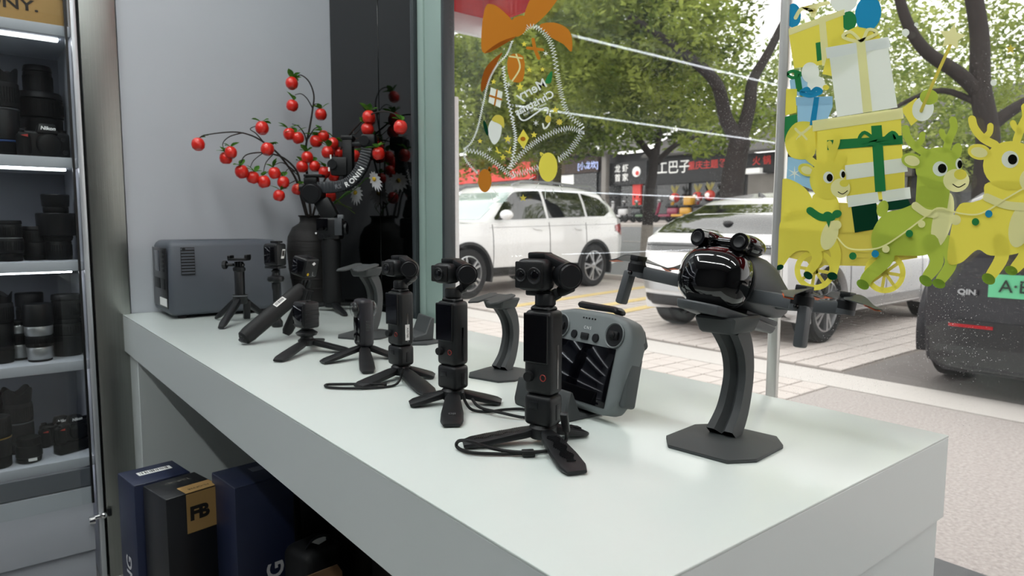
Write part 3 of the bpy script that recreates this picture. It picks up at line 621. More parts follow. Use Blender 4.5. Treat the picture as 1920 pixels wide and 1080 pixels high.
for lab, (x, y), (sx, sy), ty in (('white artificial daisy pointing right under the stabiliser arm, the upper one', (1012, 500), (985, 495), 25), ('white artificial daisy pointing down right, the lower one by the vase', (934, 553), (905, 552), -10)):
    p = c4(x, y, 1.99); base = V((.862, 2.112, T+.20)); t = thing('daisy', lab, 'flower', base, 0, 'artificial daisies in the vase')
    q = p-base; s_ = c4(sx, sy, 2.0)-base
    MB().tube(catmull([(.012, -.006, -.1), (.02, -.012, .08), s_+V((-.03, .01, -.03)), s_, q], 6), .0014, 6).build('stem', LEAF, t)
    d = V((.42, -.80, math.sin(R(ty))*.6)).normalized(); u = d.orthogonal().normalized(); v_ = d.cross(u)
    for i in range(13):
        a = i*2*math.pi/13; r_ = u*math.cos(a)+v_*math.sin(a); leaf_mb(q, r_*.9+d*.30, .034, .0135, up=d).build('petal', DAISY, t)
    MB().sph(q+d*.004, (.007, .007, .007), 10, 7).build('flower_centre', pm('daisy_yellow', 'c9a72c', .7), t)
MB_gr = thing('grass_sprig', 'thin dry green grass sprig drooping right of the vase neck', 'plant', (.862, 2.112, T+.20), 0)
base = V((.862, 2.112, T+.20)); b = MB()
for x1, y1, x2, y2 in ((850, 585, 938, 640), (850, 590, 905, 612), (845, 600, 925, 618)):
    b.tube(catmull([V((.01, -.01, -.1)), V((.008, -.014, .08)), c4(x1, y1, 2.05)-base, c4((x1+x2)/2, (y1+y2)/2-4, 2.03)-base, c4(x2, y2, 2.01)-base], 5), .0011, 5)
b.build('blades', leafy('sprig_green', '5c6b3a', '4a5a30', .3, 30), MB_gr)

# ------------------------------------------------ handheld stabiliser (x = right in view, z up)
gp = at(624, 582); gp.z = T
gm = thing('camera_stabiliser', 'black handheld three-axis stabiliser standing on its mini tripod before the vase', 'stabiliser', gp, -38.6)
MB().lathe([(.020, .022), (.026, .026), (.029, .05), (.0275, .10), (.0275, .16), (.029, .205), (.026, .222)], 26).build('grip', BLK2, gm)
MB().lathe([(.018, .010), (.024, .012), (.024, .024), (.020, .026)], 20).build('tripod_hub', BLK, gm)
for a in (178, 40, -62):
    d = V((math.cos(R(a)), math.sin(R(a)), 0)); m, *_ = mini_leg(d*.018+V((0, 0, .020)), d*(.155 if a != 178 else .11)+V((0, 0, .005)), .024, .018, .014); m.build('leg', BLK, gm)
h = MB().box((0, 0, .250), (.066, .060, .066), bev=.008, seg=3).build('control_head', BLK, gm)
MB().box((-.018, -.0312, .262), (.034, .003, .036), bev=.001).build('screen', SCREEN, h)
for x, z, r_ in ((-.021, .226, .008), (-.004, .229, .0045), (-.035, .236, .003)): MB().cyl((x, -.029, z), (x, -.034, z), r_, n=16).build('button', BLKM, h)
MB().cyl((-.036, -.0305, .236), (-.036, -.0345, .236), .0028, n=10).build('button_mark', WHITE, h)
MB().box((.030, -.029, .255), (.022, .004, .05), bev=.001).build('side_plate', DGREY, h)
MB().cyl((.030, -.006, .26), (.048, -.012, .26), .012, n=16).cyl((.046, -.012, .25), (.052, -.012, .25), .018, n=18).build('focus_wheel', BLKM, h)
MB().box((.036, -.022, .285), (.018, .012, .012), bev=.002).build('trigger_block', pm('grey_bits', '5d6063', .4), h)
MB().bar((.004, .002, .278), (-.026, 0, .335), .044, .048, None, .006).build('lower_arm', BLK, gm)
m = MB().cyl((-.049, .022, .354), (-.049, -.034, .354), .031, n=28).cyl((-.049, -.034, .354), (-.049, -.037, .354), .027, .024, n=28).build('pan_motor', BLKM, gm)
MB().box((-.055, 0, .392), (.040, .034, .022), bev=.004).box((-.046, 0, .407), (.055, .04, .008), bev=.002).build('pan_lock', BLK, m)
MB().cyl((-.075, -.008, .372), (-.090, -.012, .372), .011, n=16).build('lock_knob', BLKM, m)
MB().tube([(-.0905, -.012+.0095*math.cos(a*math.pi/8), .372+.0095*math.sin(a*math.pi/8)) for a in range(16)], .0014, 5, closed=True).build('orange_ring', ORANGE, m)
cv = catmull([(-.035, -.004, .372), (.02, -.006, .374), (.060, -.01, .386), (.092, -.012, .418), (.112, -.012, .462), (.120, -.010, .505)], 6)
a_ = MB()
for p, q_ in zip(cv, cv[1:]): a_.bar(p, V(q_)+(V(q_)-V(p))*.25, .034, .030, None, .004, up=(0, 1, 0))
ra = a_.build('roll_arm', pm('arm_grey', '2c2f33', .4), gm)
for ch, (x, z), an in (('R', (.058, .380), 25), ('O', (.0735, .3905), 38), ('N', (.086, .403), 48), ('I', (.094, .4125), 52), ('N', (.101, .424), 58)):
    text_mesh(ch, .0205, trs((x, -.0285, z), rx=90) @ MX.Rotation(R(an), 4, 'Z'), bold=.0006).build('lettering', WHITE, ra)
text_mesh('RS', .018, trs((.030, -.0235, .374), rx=90) @ MX.Rotation(R(10), 4, 'Z'), bold=.0004).build('lettering', pm('mark_grey', '74777b', .5), ra)
MB().box((.122, -.008, .508), (.042, .045, .040), bev=.006).cyl((.112, -.03, .508), (.112, -.036, .508), .015, n=20).build('roll_motor', BLKM, gm)
MB().box((.055, .01, .450), (.030, .036, .135), bev=.005).box((.055, .01, .520), (.036, .042, .012), bev=.003).build('tilt_post', BLK, gm)
MB().box((.030, .0, .435), (.050, .03, .055), bev=.006).cyl((.012, -.01, .44), (.012, -.02, .44), .014, n=18).build('tilt_motor', BLK, gm)
MB().box((.085, .005, .50), (.06, .02, .014), bev=.003).build('mount_plate', BLKM, gm)
for x, z in ((.010, .462), (.004, .425)): MB().box((x, -.022, z), (.004, .002, .012)).build('scale_mark', WHITE, gm)

# ------------------------------------------------ bare action-camera tripod
p0 = at(452, 602); p0.z = T; inv = MX.Rotation(R(38.6), 4, 'Z')
t5 = thing('mini_tripod', 'bare black mini tripod with empty clamp bracket, before the power station', 'tripod', p0, -38.6)
MB().lathe([(.011, .070), (.013, .072), (.013, .135), (.011, .138)], 18).build('post', BLK, t5)
MB().lathe([(.016, .048), (.0185, .052), (.0185, .066), (.0195, .068), (.0195, .072), (.015, .073)], 20).build('hub', BLK, t5)
MB().lathe([(.0198, .0685), (.0202, .069), (.0202, .0705), (.0198, .071)], 20).build('collar_ring', pm('ring_grey', '6d7074', .4, .3), t5)
for px, py in ((406, 600), (414, 618), (493, 593)):
    f = inv @ (at(px, py)-p0); d = f.normalized(); m, *_ = mini_leg(d*.012+V((0, 0, .058)), V((f.x, f.y, .005)), .017, .019, .016); m.build('leg', BLK, t5)
MB().bar((.010, .02, .055), (.004, .03, .003), .018, .014, None, .003).build('leg', BLK, t5)
MB().lathe([(.012, .134), (.016, .138), (.016, .146), (.012, .148)], 18).build('swivel', BLK, t5)
for x in (-.007, .0, .007): MB().box((x, 0, .152), (.004, .018, .020), bev=.001).build('prong', BLK, t5)
MB().cyl((-.014, 0, .153), (-.034, 0, .153), .004, n=12).cyl((-.034, 0, .153), (-.043, 0, .153), .0115, n=8).build('thumbscrew', BLKM, t5)
MB().cyl((.010, 0, .153), (.014, 0, .153), .0045, n=12).build('screw_end', CHROME, t5)
MB().box((.001, 0, .168), (.050, .034, .006), trs((0, 0, 0)), bev=.0015).box((-.022, 0, .174), (.008, .03, .010), bev=.002).box((.024, 0, .175), (.008, .03, .012), bev=.002).build('clamp_bracket', BLK, t5)

# ------------------------------------------------ action cameras
def action_cam(parent, M, w=.046, d=.034, h=.046, lens=True, frame=True):
    b = MB().box((0, 0, 0), (w, d, h), M, bev=.005, seg=3).build('camera_body', BLK, parent)
    if frame: MB().box((0, -d/2-.0006, 0), (w*.86, .0016, h*.82), M, bev=.0006).build('screen_frame', BLKM, b)
    MB().box((-.001, -d/2-.0018, 0), (w*.76, .001, h*.70), M, bev=.0003).build('screen', SCREEN, b)
    if lens: MB().lathe([(.012, d/2-.002), (.0135, d/2+.002), (.0125, d/2+.005), (.009, d/2+.004)], 20, M @ MX.Rotation(R(-90), 4, 'X')).build('lens_mount', BLKM, b)
    MB().box((w*.22, 0, h/2+.0012), (.010, .008, .003), M, bev=.001).build('shutter_button', BLKM, b)
    return b
p0 = at(520, 613); p0.z = T
t6 = thing('action_camera', 'black action camera with a small white sticker, upright on a ball-head stick', 'camera', p0, -62)
MB().lathe([(.012, 0), (.014, .003), (.014, .014), (.010, .02), (.0085, .03), (.0085, .095), (.0105, .10), (.0105, .112), (.007, .115)], 18).build('stick', BLK, t6)
MB().lathe([(.008, .112), (.019, .118), (.021, .124), (.019, .130), (.010, .133), (.0085, .140), (.011, .144), (.006, .150)], 22).build('ball_head', BLK, t6)
MB().box((0, 0, .154), (.044, .030, .006), bev=.0015).build('mount_plate', BLK, t6)
b = action_cam(t6, trs((0, 0, .186)), .044, .036, .056)
barcode('sticker', t6, (.0226, .004, .188), (0, 1, 0), (0, .25, 1), .010, .024)
MB().box((.0, .006, .218), (.026, .018, .005), bev=.0015).build('top_latch', BLK, t6)
# grip tripod
hub = aty(568, 551, 1.545); g0 = V((hub.x, hub.y, T))
t7 = thing('action_camera', 'black action camera with yellow dot tilted on a thick folding tripod grip', 'camera', g0, 0)
hz = hub.z-T; f1 = at(455, 647)-g0; f2 = at(536, 632)-g0; f3 = V((.045, .11, 0))
dd = (V((0, 0, hz))-f1).normalized()
MB().tube([V((f1.x, f1.y, .013))+dd*k for k in (0, .004, .02, .06, .10, .14, (V((0, 0, hz))-f1).length-.02, (V((0, 0, hz))-f1).length-.002)], [.011, .016, .0185, .0185, .0185, .018, .0185, .016], 20).build('grip', BLK2, t7)
MB().bar(V((f1.x, f1.y, .008))-dd*.002, V((f1.x, f1.y, .016))+dd*.012, .02, .012, None, .003).build('grip_foot', BLK, t7)
for f in (f2, f3):
    d3 = V((f.x, f.y, .006)); MB().tube([V((0, 0, hz-.012)).lerp(d3, k) for k in (0, .1, .5, .9, 1)], [.012, .0165, .0175, .016, .010], 14, flat=.7).build('leg', BLK2, t7)
up = V((.28, -.1, .95)).normalized(); c0 = V((0, 0, hz))
cl = MB().cyl(c0-up*.012, c0+up*.014, .021, n=26)
for i in range(20):
    a = i*2*math.pi/20; u = up.orthogonal().normalized(); w_ = up.cross(u); r_ = u*math.cos(a)+w_*math.sin(a); cl.bar(c0-up*.008+r_*.021, c0+up*.012+r_*.021, .003, .002)
cl.build('ribbed_collar', BLK, t7)
MB().cyl(c0-up*.03-dd*.004, c0-up*.012, .017, .020, n=20).sph(c0-up*.02+V((-.012, -.014, 0)), .006, 10, 7).sph(c0-up*.035+V((-.006, -.012, -.004)), .006, 10, 7).build('hinge', BLK, t7)
for k in (-.008, .0, .008): MB().bar(c0+up*.012+V((k*.78, -k*.62, 0)), c0+up*.034+V((k*.78, -k*.62, 0)), .004, .016, None, .001, up=(.6, .78, 0)).build('prong', BLK, t7)
barcode('sticker', t7, V((f1.x, f1.y, .013))+dd*.118+V((-.4, -.62, .62)).normalized()*.0195, dd, V((-.4, -.62, .62)).normalized().cross(dd), .030, .012)
cp = aty(572, 499, 1.555); CM = MX.Translation(cp-g0) @ MX.Rotation(R(-62), 4, 'Z') @ MX.Rotation(R(14), 4, 'Y')
b = action_cam(t7, CM, .042, .046, .046, lens=True)
MB().cyl((.0215, -.012, -.014), (.0222, -.012, -.014), .0035, n=12, m=CM).build('yellow_dot', pm('yellow_print', 'd8b51e', .5), b)
text_mesh('L', .014, CM @ face_m((.0216, .006, -.014), (0, 1, 0), (0, 0, 1))).build('print', pm('grey_print', '9a9c9e', .5), b)
MB().prism([(-.0065, 0), (-.002, .003), (.0, .0045), (.002, .003), (.0065, 0), (.002, -.003), (0, -.0045), (-.002, -.003)], 0, .0004, CM @ face_m((.0213, .004, .011), (0, 1, 0), (0, 0, 1))).build('print', WHITE, b)
# cube camera on a low tripod
p0 = at(576, 660); p0.z = T
t8 = thing('action_camera', 'small cube action camera on a low three-legged stand beside the thick grip', 'camera', p0, 0)
MB().lathe([(.012, .014), (.0175, .017), (.018, .026), (.013, .029), (.0125, .033), (.020, .036), (.0225, .041), (.014, .047)], 22).build('hub', BLK, t8)
for f in (at(521, 680), at(655, 661), at(600, 640)):
    f = f-p0; d = V((f.x, f.y, 0)).normalized(); m, *_ = mini_leg(d*.013+V((0, 0, .021)), V((f.x, f.y, .004)), .020, .028, .011); m.build('leg', BLK, t8)
b = action_cam(t8, trs((0, 0, .0785), rz=-80), .044, .036, .054)
for i in range(4): MB().box((.0222, 0, .062+i*.009), (.0008, .030, .003), trs((0, 0, 0), rz=-80)).build('side_rib', BLKM, b)
# spherical-lens camera
p0 = at(683, 671); p0.z = T
t9 = thing('spherical_camera', 'slim dark camera with glass dome lenses front and back on a mini tripod', 'camera', p0, -94)
MB().lathe([(.010, .012), (.015, .014), (.015, .024), (.012, .026)], 20).build('hub', BLK, t9)
iv = MX.Rotation(R(94), 4, 'Z')
for f in (at(604, 683), at(690, 702), at(742, 673)):
    f = iv @ (f-p0); d = V((f.x, f.y, 0)).normalized(); m, *_ = mini_leg(d*.012+V((0, 0, .021)), V((f.x, f.y, .004)), .020, .028, .011); m.build('leg', BLK, t9)
MB().box((0, 0, .071), (.044, .028, .094), bev=.008, seg=3).build('body', pm('camera_purple_black', '1d1c22', .45), t9)
for s_ in (-1, 1):
    l_ = MB().sph((0, s_*.0165, .098), (.0165, .0105, .0165), 20, 12).build('dome_lens', glassy('dome_glass', (.9, .9, .9), ior=1.6), t9)
    MB().cyl((0, s_*.013, .098), (0, s_*.0165, .098), .0135, n=22).cyl((0, s_*.0165, .098), (0, s_*.0215, .098), .008, .005, n=18).build('lens_core', BLK, l_)
MB().box((0, -.0143, .058), (.030, .0015, .048), bev=.0006).build('screen', SCREEN, t9)
for i in range(7): MB().box((.0222, .0, .058+i*.003), (.0008, .010, .0012)).build('speaker_slot', GLOSS, t9)
# ================================================================== things on the cabinet shelves
LB = pm('lens_black', '08090b', .45, spec=.25); LB2 = pm('lens_rubber', '060708', .65, spec=.2); LS = pm('lens_silver', 'a9abac', .3, .7); GOLD = pm('gold_ring', 'b08a3a', .35, .8)
def ribs(m, r, z0, z1, n=36):
    for i in range(n):
        a = 2*math.pi*i/n; d = V((math.cos(a), math.sin(a), 0)); m.bar(d*r+V((0, 0, z0)), d*r+V((0, 0, z1)), .0022, .0016, up=d)
def lens(label, l, r, top, bot, Y, shelf, segs, hood=None, extra=None):
    """segs: (part name, material, height share, radius share at bottom, radius share at top, ribbed)"""
    pos = aty((l+r)/2, bot, Y); sc = FPX/((pos-CAM).dot(CF)); Rr = (r-l)/2/sc; H = (bot-top)/sc
    t = thing('camera_lens', label, 'lens', (pos.x, Y, shelf+.0005), random.uniform(0, 360), 'lenses on the cabinet shelves'); z = 0
    tot = sum(s[2] for s in segs)+(hood[0] if hood else 0)
    for nm, mt, hh, r0, r1, rb in segs:
        h = H*hh/tot; a, b_ = Rr*r0, Rr*r1; e = min(.0025, h*.2)
        m = MB().lathe([(a*.94, z), (a, z+e), (b_, z+h-e), (b_*.95, z+h)], 28)
        if rb: ribs(m, (a+b_)/2, z+h*.2, z+h*.8)
        m.build(nm, mt, t); z += h
    if hood:
        h = H*hood[0]/tot; r0, r1 = Rr*hood[1], Rr*hood[2]; m = MB(); n = 40; vs = []; fs = []
        for i in range(n):
            a = 2*math.pi*i/n; pet = (1-.42*(.5-.5*math.cos(4*a))) if hood[3] else 1
            for rr, zz in ((r0, 0), (r0+(r1-r0)*pet, h*pet), (r0+(r1-r0)*pet-.0025, h*pet), (r0-.003, .002)): vs.append((rr*math.cos(a), rr*math.sin(a), z+zz))
        for i in range(n):
            j = (i+1) % n
            for k in range(3): fs.append((i*4+k, j*4+k, j*4+k+1, i*4+k+1))
        m.add(vs, fs).build('hood', LB, t); MB().lathe([(r0*.9, z), (r0*.9, z+.002), (0.0005, z+.004)], 24).build('front_cap', LB2, t)
    return t
def std(*k): return [('rear_cap', LB2, .5, .80, .84, 1), ('barrel', LB, 1.2, .86, .92, 0), ('zoom_ring', LB2, 1.1, .96, .96, 1), ('focus_ring', LB2, .8, 1, 1, 1)]
S1, S2, S3, S4 = 1.224, .938, .655, .372
# upper shelf
lens('tall black lens with petal hood and blue ring, left of the topmost camera', -14, 38, 128, 292, 2.36, S1, [('rear_cap', LB2, .6, .9, .95, 0), ('blue_ring', pm('blue_ring', '27406e', .4), .08, .98, .98, 0), ('barrel', LB, 1.2, .93, .95, 0), ('scale_ring', pm('scale_grey', '3a3c40', .4), .08, .96, .96, 0), ('zoom_ring', LB2, 1.0, 1, 1, 1)], (.6, .92, 1.0, 1))
lens('big black lens with a stacked narrower lens on top, behind the topmost camera', 42, 117, 118, 292, 2.45, S1, [('rear_cap', LB2, .5, .8, .85, 0), ('barrel', LB, 1.6, .9, .96, 0), ('zoom_ring', LB2, .9, 1, 1, 1), ('wide_ring', LB, .35, 1, .95, 0), ('upper_barrel', LB2, 1.0, .64, .60, 1), ('upper_cap', LB, .3, .62, .58, 0)])
# second shelf
lens('two short black lenses stacked on the second shelf, at the left edge', -2, 42, 415, 491, 2.33, S2, [('rear_cap', LB2, .5, .9, .9, 0), ('barrel', LB, .9, 1, 1, 1), ('silver_ring', LS, .05, .96, .96, 0), ('upper_barrel', LB, .8, .94, .94, 1), ('cap', LB2, .25, .96, .94, 0)])
lens('short black lens between the stacked pair and the hooded lens', 46, 89, 425, 488, 2.36, S2, [('rear_cap', LB2, .4, .85, .9, 0), ('barrel', LB, .8, .92, .96, 0), ('zoom_ring', LB2, .8, 1, .98, 1), ('front_ring', LB, .3, .95, .92, 0)])
lens('large black lens with a wide straight hood and cap on the second shelf', 78, 143, 368, 489, 2.35, S2, [('barrel', LB, .9, .68, .68, 1), ('scale_ring', LB2, .25, .72, .78, 0), ('straight_hood', LB, 1.1, .98, 1, 0), ('upper_barrel', LB2, .3, .62, .62, 0), ('upper_cap', LB, .6, .66, .70, 0)])
# third shelf
lens('tall black lens with an open petal hood at the left end of the third shelf', -20, 27, 551, 684, 2.34, S3, [('rear_cap', LB2, .6, .85, .9, 0), ('barrel', LB, 1.2, .9, .95, 0), ('zoom_ring', LB2, .9, 1, 1, 1)], (.5, .9, 1, 1))
lens('silver and black telephoto lens behind its twin on the third shelf', 19, 60, 608, 681, 2.37, S3, [('mount', LB2, .15, .85, .85, 0), ('silver_barrel', LS, .9, .86, .90, 0), ('zoom_ring', LB2, .8, .93, .93, 1), ('silver_collar', LS, .55, .94, .96, 0), ('front_ring', LB, .3, .9, .9, 0)])
lens('black hooded lens standing behind the two silver lenses', 40, 84, 559, 672, 2.46, S3, [('barrel', LB, 1.6, .8, .9, 0), ('zoom_ring', LB2, .8, .95, .95, 1), ('hood_ring', LB, .7, 1, 1, 0)])
lens('silver and black telephoto lens with a black hood, front of the third shelf', 53, 101, 578, 685, 2.31, S3, [('mount', LB2, .1, .8, .8, 0), ('silver_barrel', LS, .65, .82, .88, 0), ('zoom_ring', LB2, .6, .9, .9, 1), ('silver_collar', LS, .5, .92, .95, 0), ('black_hood', LB, 1.15, 1, 1, 0)])
lens('black lens with stacked upper half at the right end of the third shelf', 103, 156, 560, 674, 2.36, S3, [('barrel', LB, .9, .84, .98, 0), ('zoom_ring', LB2, .5, 1, .98, 1), ('neck', LB, .2, .8, .8, 0), ('upper_barrel', LB2, .8, .84, .86, 1), ('upper_cap', LB, .25, .88, .86, 0)])
# fourth shelf
lens('black lens with a gold ring at the left end of the bottom shelf', -26, 22, 795, 890, 2.30, S4, [('rear_cap', LB2, .5, .9, .92, 0), ('barrel', LB, .8, .95, .97, 0), ('gold_ring', GOLD, .07, .99, .99, 0), ('zoom_ring', LB2, .9, 1, 1, 1)])
lens('small black lens behind the gold-ringed lens', -12, 14, 755, 868, 2.46, S4, [('barrel', LB, 1.4, .9, .95, 0), ('zoom_ring', LB2, .7, 1, 1, 1), ('cap', LB, .2, .95, .9, 0)])
lens('tall black zoom lens with petal hood on the bottom shelf', 15, 66, 746, 868, 2.42, S4, [('rear_cap', LB2, .5, .95, .98, 0), ('barrel', LB, .9, .92, .90, 0), ('scale_ring', pm('scale_mark', '44474b', .4), .06, .9, .9, 0), ('zoom_ring', LB2, .9, .9, .88, 1)], (.75, .84, .98, 1))
sl = lens('short black lens with a white price label, front of the bottom shelf', 36, 78, 836, 882, 2.30, S4, [('rear_cap', LB2, .35, .9, .95, 0), ('barrel', LB, .8, 1, .98, 0), ('front_ring', LB2, .5, .96, .92, 1)])
sl.rotation_euler = (0, 0, 0); MB().box((.006, -.0325, .012), (.020, .0012, .008)).build('price_label', STICK, sl)
# camera bodies
def dslr(label, c, bot, Y, shelf, rz, s=1.0, red=True, grip=False, lensed=False, dz=0):
    pos = aty(c, bot, Y); t = thing('still_camera', label, 'camera', (pos.x, Y, shelf+.0005+dz), rz, 'camera bodies on the cabinet shelves')
    t.scale = (s, s, s); b0 = .045 if grip else 0
    b = MB().box((.004, 0, b0+.040), (.128, .045, .080), bev=.010, seg=3).build('body_shell', LB, t)
    MB().box((-.054, -.020, b0+.036), (.034, .040, .072), bev=.012, seg=3).build('hand_grip', LB2, t)
    if grip: MB().box((.0, -.004, .024), (.132, .055, .046), bev=.009, seg=3).build('battery_grip', LB2, t)
    MB().prism([(-.030, -.030), (.030, -.030), (.024, .022), (-.024, .022)], b0+.074, b0+.104, trs((.008, 0, 0)), bev=.005, top=.72, seg=2).build('viewfinder_hump', LB, t)
    MB().lathe([(.033, 0), (.034, .004), (.031, .009), (.027, .010), (.026, .004), (.004, .003)], 30, trs((.010, -.0225, b0+.040), rx=90)).build('lens_mount', LB2, t)
    MB().lathe([(.028, .0095), (.029, .011), (.026, .0125), (.002, .0115)], 30, trs((.010, -.0225, b0+.040), rx=90)).build('body_cap', LB, t)
    for x, r_, z in ((-.048, .009, .083), (.052, .011, .083)): MB().cyl((x, 0, b0+z-.004), (x, 0, b0+z+.005), r_, n=16).build('top_dial', LB2, t)
    MB().cyl((-.058, -.026, b0+.074), (-.058, -.030, b0+.080), .006, n=12).build('shutter_button', BLKM, t)
    text_mesh('Nikon', .0155, face_m((.008, -.0272, b0+.089), (1, 0, 0), (0, .25, 1)), bold=.0004, shear=.25).build('lettering', WHITE, t)
    if red: MB().prism([(-.010, .0), (.008, .004), (.008, -.004)], 0, .0012, face_m((-.055, -.0405, b0+.062), (1, 0, 0), (0, 0, 1))).build('red_swoosh', RED, t)
    MB().cyl((.048, -.022, b0+.058), (.048, -.026, b0+.058), .006, n=12).cyl((.052, -.022, b0+.02), (.052, -.027, b0+.02), .007, n=12).build('front_button', BLKM, t)
    return t
dslr('black camera body with red grip mark on the topmost shelf in view', 82, 293, 2.325, S1, 10, .92)
dslr('black camera body with battery grip, front right of the bottom shelf', 139, 868, 2.33, S4, 22, .72, grip=True)
dslr('black camera body behind the battery-grip camera on the bottom shelf', 114, 866, 2.44, S4, 14, .80)
# cardboard box on top
BOXM = pm('kraft_cardboard', 'b8935c', .75, noise=(14, .8), col2='ad8852')
bp = aty(119, 40, 2.27)
bx = thing('cardboard_box', 'kraft cardboard box with dark printed lettering on the topmost shelf in view', 'box', (bp.x-.145, 2.27+.10, 1.5785), 0)
MB().box((0, 0, .075), (.29, .20, .15), bev=.002).build('carton', BOXM, bx)
MB().box((0, -.1004, .075), (.29, .0008, .002)).build('flap_line', pm('carton_line', '8f6f42', .8), bx)
text_mesh('SONY.', .040, face_m((.018, -.1012, .044), (1, 0, 0), (0, 0, 1)), bold=.0008, sx=1.25).build('lettering', pm('dark_brown_ink', '241a14', .7), bx)
# ================================================================== boxes under the counter
NAVY = pm('navy_carton', '1c2440', .45, noise=(9, .8), col2='182038'); BCAR = pm('black_carton', '17181c', .4, noise=(9, .8), col2='121317'); KRAFT = pm('gold_kraft', 'ad8a55', .5)
def tall_box(label, px, py, ztop, rz, wx, wy, mat):
    p = at(px, py, ztop); Mr = MX.Rotation(R(rz), 4, 'Z'); c = p+Mr @ V((wx/2, wy/2, 0)); H = ztop
    t = thing('tripod_box', label, 'box', (c.x, c.y, .0005), rz, 'tall tripod boxes under the counter')
    MB().box((0, 0, H/2), (wx, wy, H), bev=.0015).build('carton', mat, t)
    f = MB().prism([(-wx/2, -wy/2), (wx/2, -wy/2), (wx/2, wy/2), (-wx/2, wy/2)], H, H+.0025, trs((0, 0, 0)), bev=.0008, top=.985).build('lid_flap', mat, t)
    return t, wx/2, wy/2, H
PALE = pm('pale_print', 'c9c9cc', .6)
t, hx, hy, H = tall_box('navy tripod box with a barcode on its lid, against the counter leg', 251, 914, .445, 8, .125, .115, NAVY)
barcode('barcode_label', t, (.005, .012, H+.0028), (1, 0, 0), (0, 1, 0), .075, .024)
text_mesh('NG', .05, face_m((-hx-.0008, 0, .225), (0, 0, 1), (0, 1, 0)), bold=.001).build('lettering', PALE, t)
t, hx, hy, H = tall_box('black tripod box with a gold label and worn corner', 311, 940, .445, 11.5, .118, .12, BCAR)
MB().box((.020, -hy-.0006, H-.045), (.072, .0008, .090)).box((.020, -hy+.022, H+.0030), (.072, .045, .0008)).build('gold_label', KRAFT, t)
text_mesh('FB', .042, face_m((.012, -hy-.0014, H-.048), (1, 0, 0), (0, 0, 1)), bold=.0022).build('lettering', pm('ink_dark', '15120f', .6), t)
text_mesh('FS-GF326', .012, face_m((.020, -hy+.018, H+.0038), (-1, 0, 0), (0, -1, 0))).build('lettering', pm('ink_dark', '15120f', .6), t)
text_mesh('TRIPOD', .016, face_m((.005, .030, H+.0030), (-1, 0, 0), (0, -1, 0))).build('lettering', pm('grey_lettering', '77736c', .6), t)
text_mesh('T', .09, face_m((.028, -hy-.0008, H-.235), (0, 0, 1), (-1, 0, 0)), bold=.001).build('lettering', pm('gold_lettering', 'a98f62', .5), t)
t, hx, hy, H = tall_box('navy tripod box with large white letters, right of the gold-labelled box', 440, 918, .47, 6, .135, .13, NAVY)
text_mesh('NG', .055, face_m((.02, -hy-.0008, H-.235), (0, 0, 1), (-1, 0, 0)), bold=.0012).build('lettering', PALE, t)
MB().box((.03, .015, H+.003), (.055, .028, .0006)).build('pale_sticker', pm('dull_sticker', '5b5f6c', .6), t)
# soft black bags and a small carton at the right
def bag2(label, c, dims, rz, seed):
    rnd = random.Random(seed); z = dims[2]; t = thing('camera_bag', label, 'bag', (c[0], c[1], .0005), rz, 'black camera bags under the counter')
    m = MB().box((0, 0, z/2), dims, bev=min(dims)*.22, seg=4)
    for q_ in m.v: q_.x *= 1+rnd.uniform(-.03, .03); q_.y *= 1+rnd.uniform(-.03, .03)
    m.build('body', BLK2, t)
    MB().tube(catmull([(-dims[0]*.3, -dims[1]*.1, z*.97), (-dims[0]*.15, -.02, z+.018), (dims[0]*.15, -.03, z+.02), (dims[0]*.3, -dims[1]*.1, z*.97)], 5), .007, 6, flat=.4).build('strap', BLK, t)
    MB().tube([(-dims[0]*.40, -dims[1]*.5, z*.8), (0, -dims[1]*.515, z*.83), (dims[0]*.40, -dims[1]*.5, z*.8)], .0025, 6).build('zip', BLKM, t)
    MB().box((dims[0]*.2, -dims[1]*.515, z*.76), (.018, .006, .03), bev=.002).build('buckle', DGREY, t)
    return t
bag2('large black camera bag deep under the counter behind the navy box', (.785, 1.60), (.28, .42, .54), 4, 3)
b2 = bag2('black pouch with a small white label behind the brown carton', (.565, 1.425), (.105, .10, .325), 12, 5)
MB().box((.012, -.008, .3262), (.034, .022, .001), trs((0, 0, 0), rz=12)).build('white_label', STICK, b2)
bag2('black soft bag with loose straps at the near end of the open counter', (.735, 1.215), (.20, .21, .42), -8, 9)
rb_ = thing('small_box', 'dark box with a red stripe leaning behind the pouch', 'box', (.60, 1.57, .0005), 6)
MB().box((0, 0, .20), (.07, .10, .40), bev=.002).build('carton', BCAR, rb_); MB().box((.012, -.0505, .375), (.006, .001, .03)).build('red_stripe', RED, rb_)
kb = thing('small_carton', 'brown cardboard box with an open flap under the counter', 'box', (.545, 1.275, .0005), 10)
MB().box((0, 0, .10), (.115, .10, .2), bev=.001).build('carton', BOXM, kb)
MB().prism([(-.0565, 0), (.0565, 0), (.0565, .085), (.045, .105), (-.030, .108), (-.050, .098), (-.0565, .08)], -.001, .001, trs((0, .049, .2), rx=88)).build('open_flap', pm('carton_flap', '7d5f44', .8), kb)
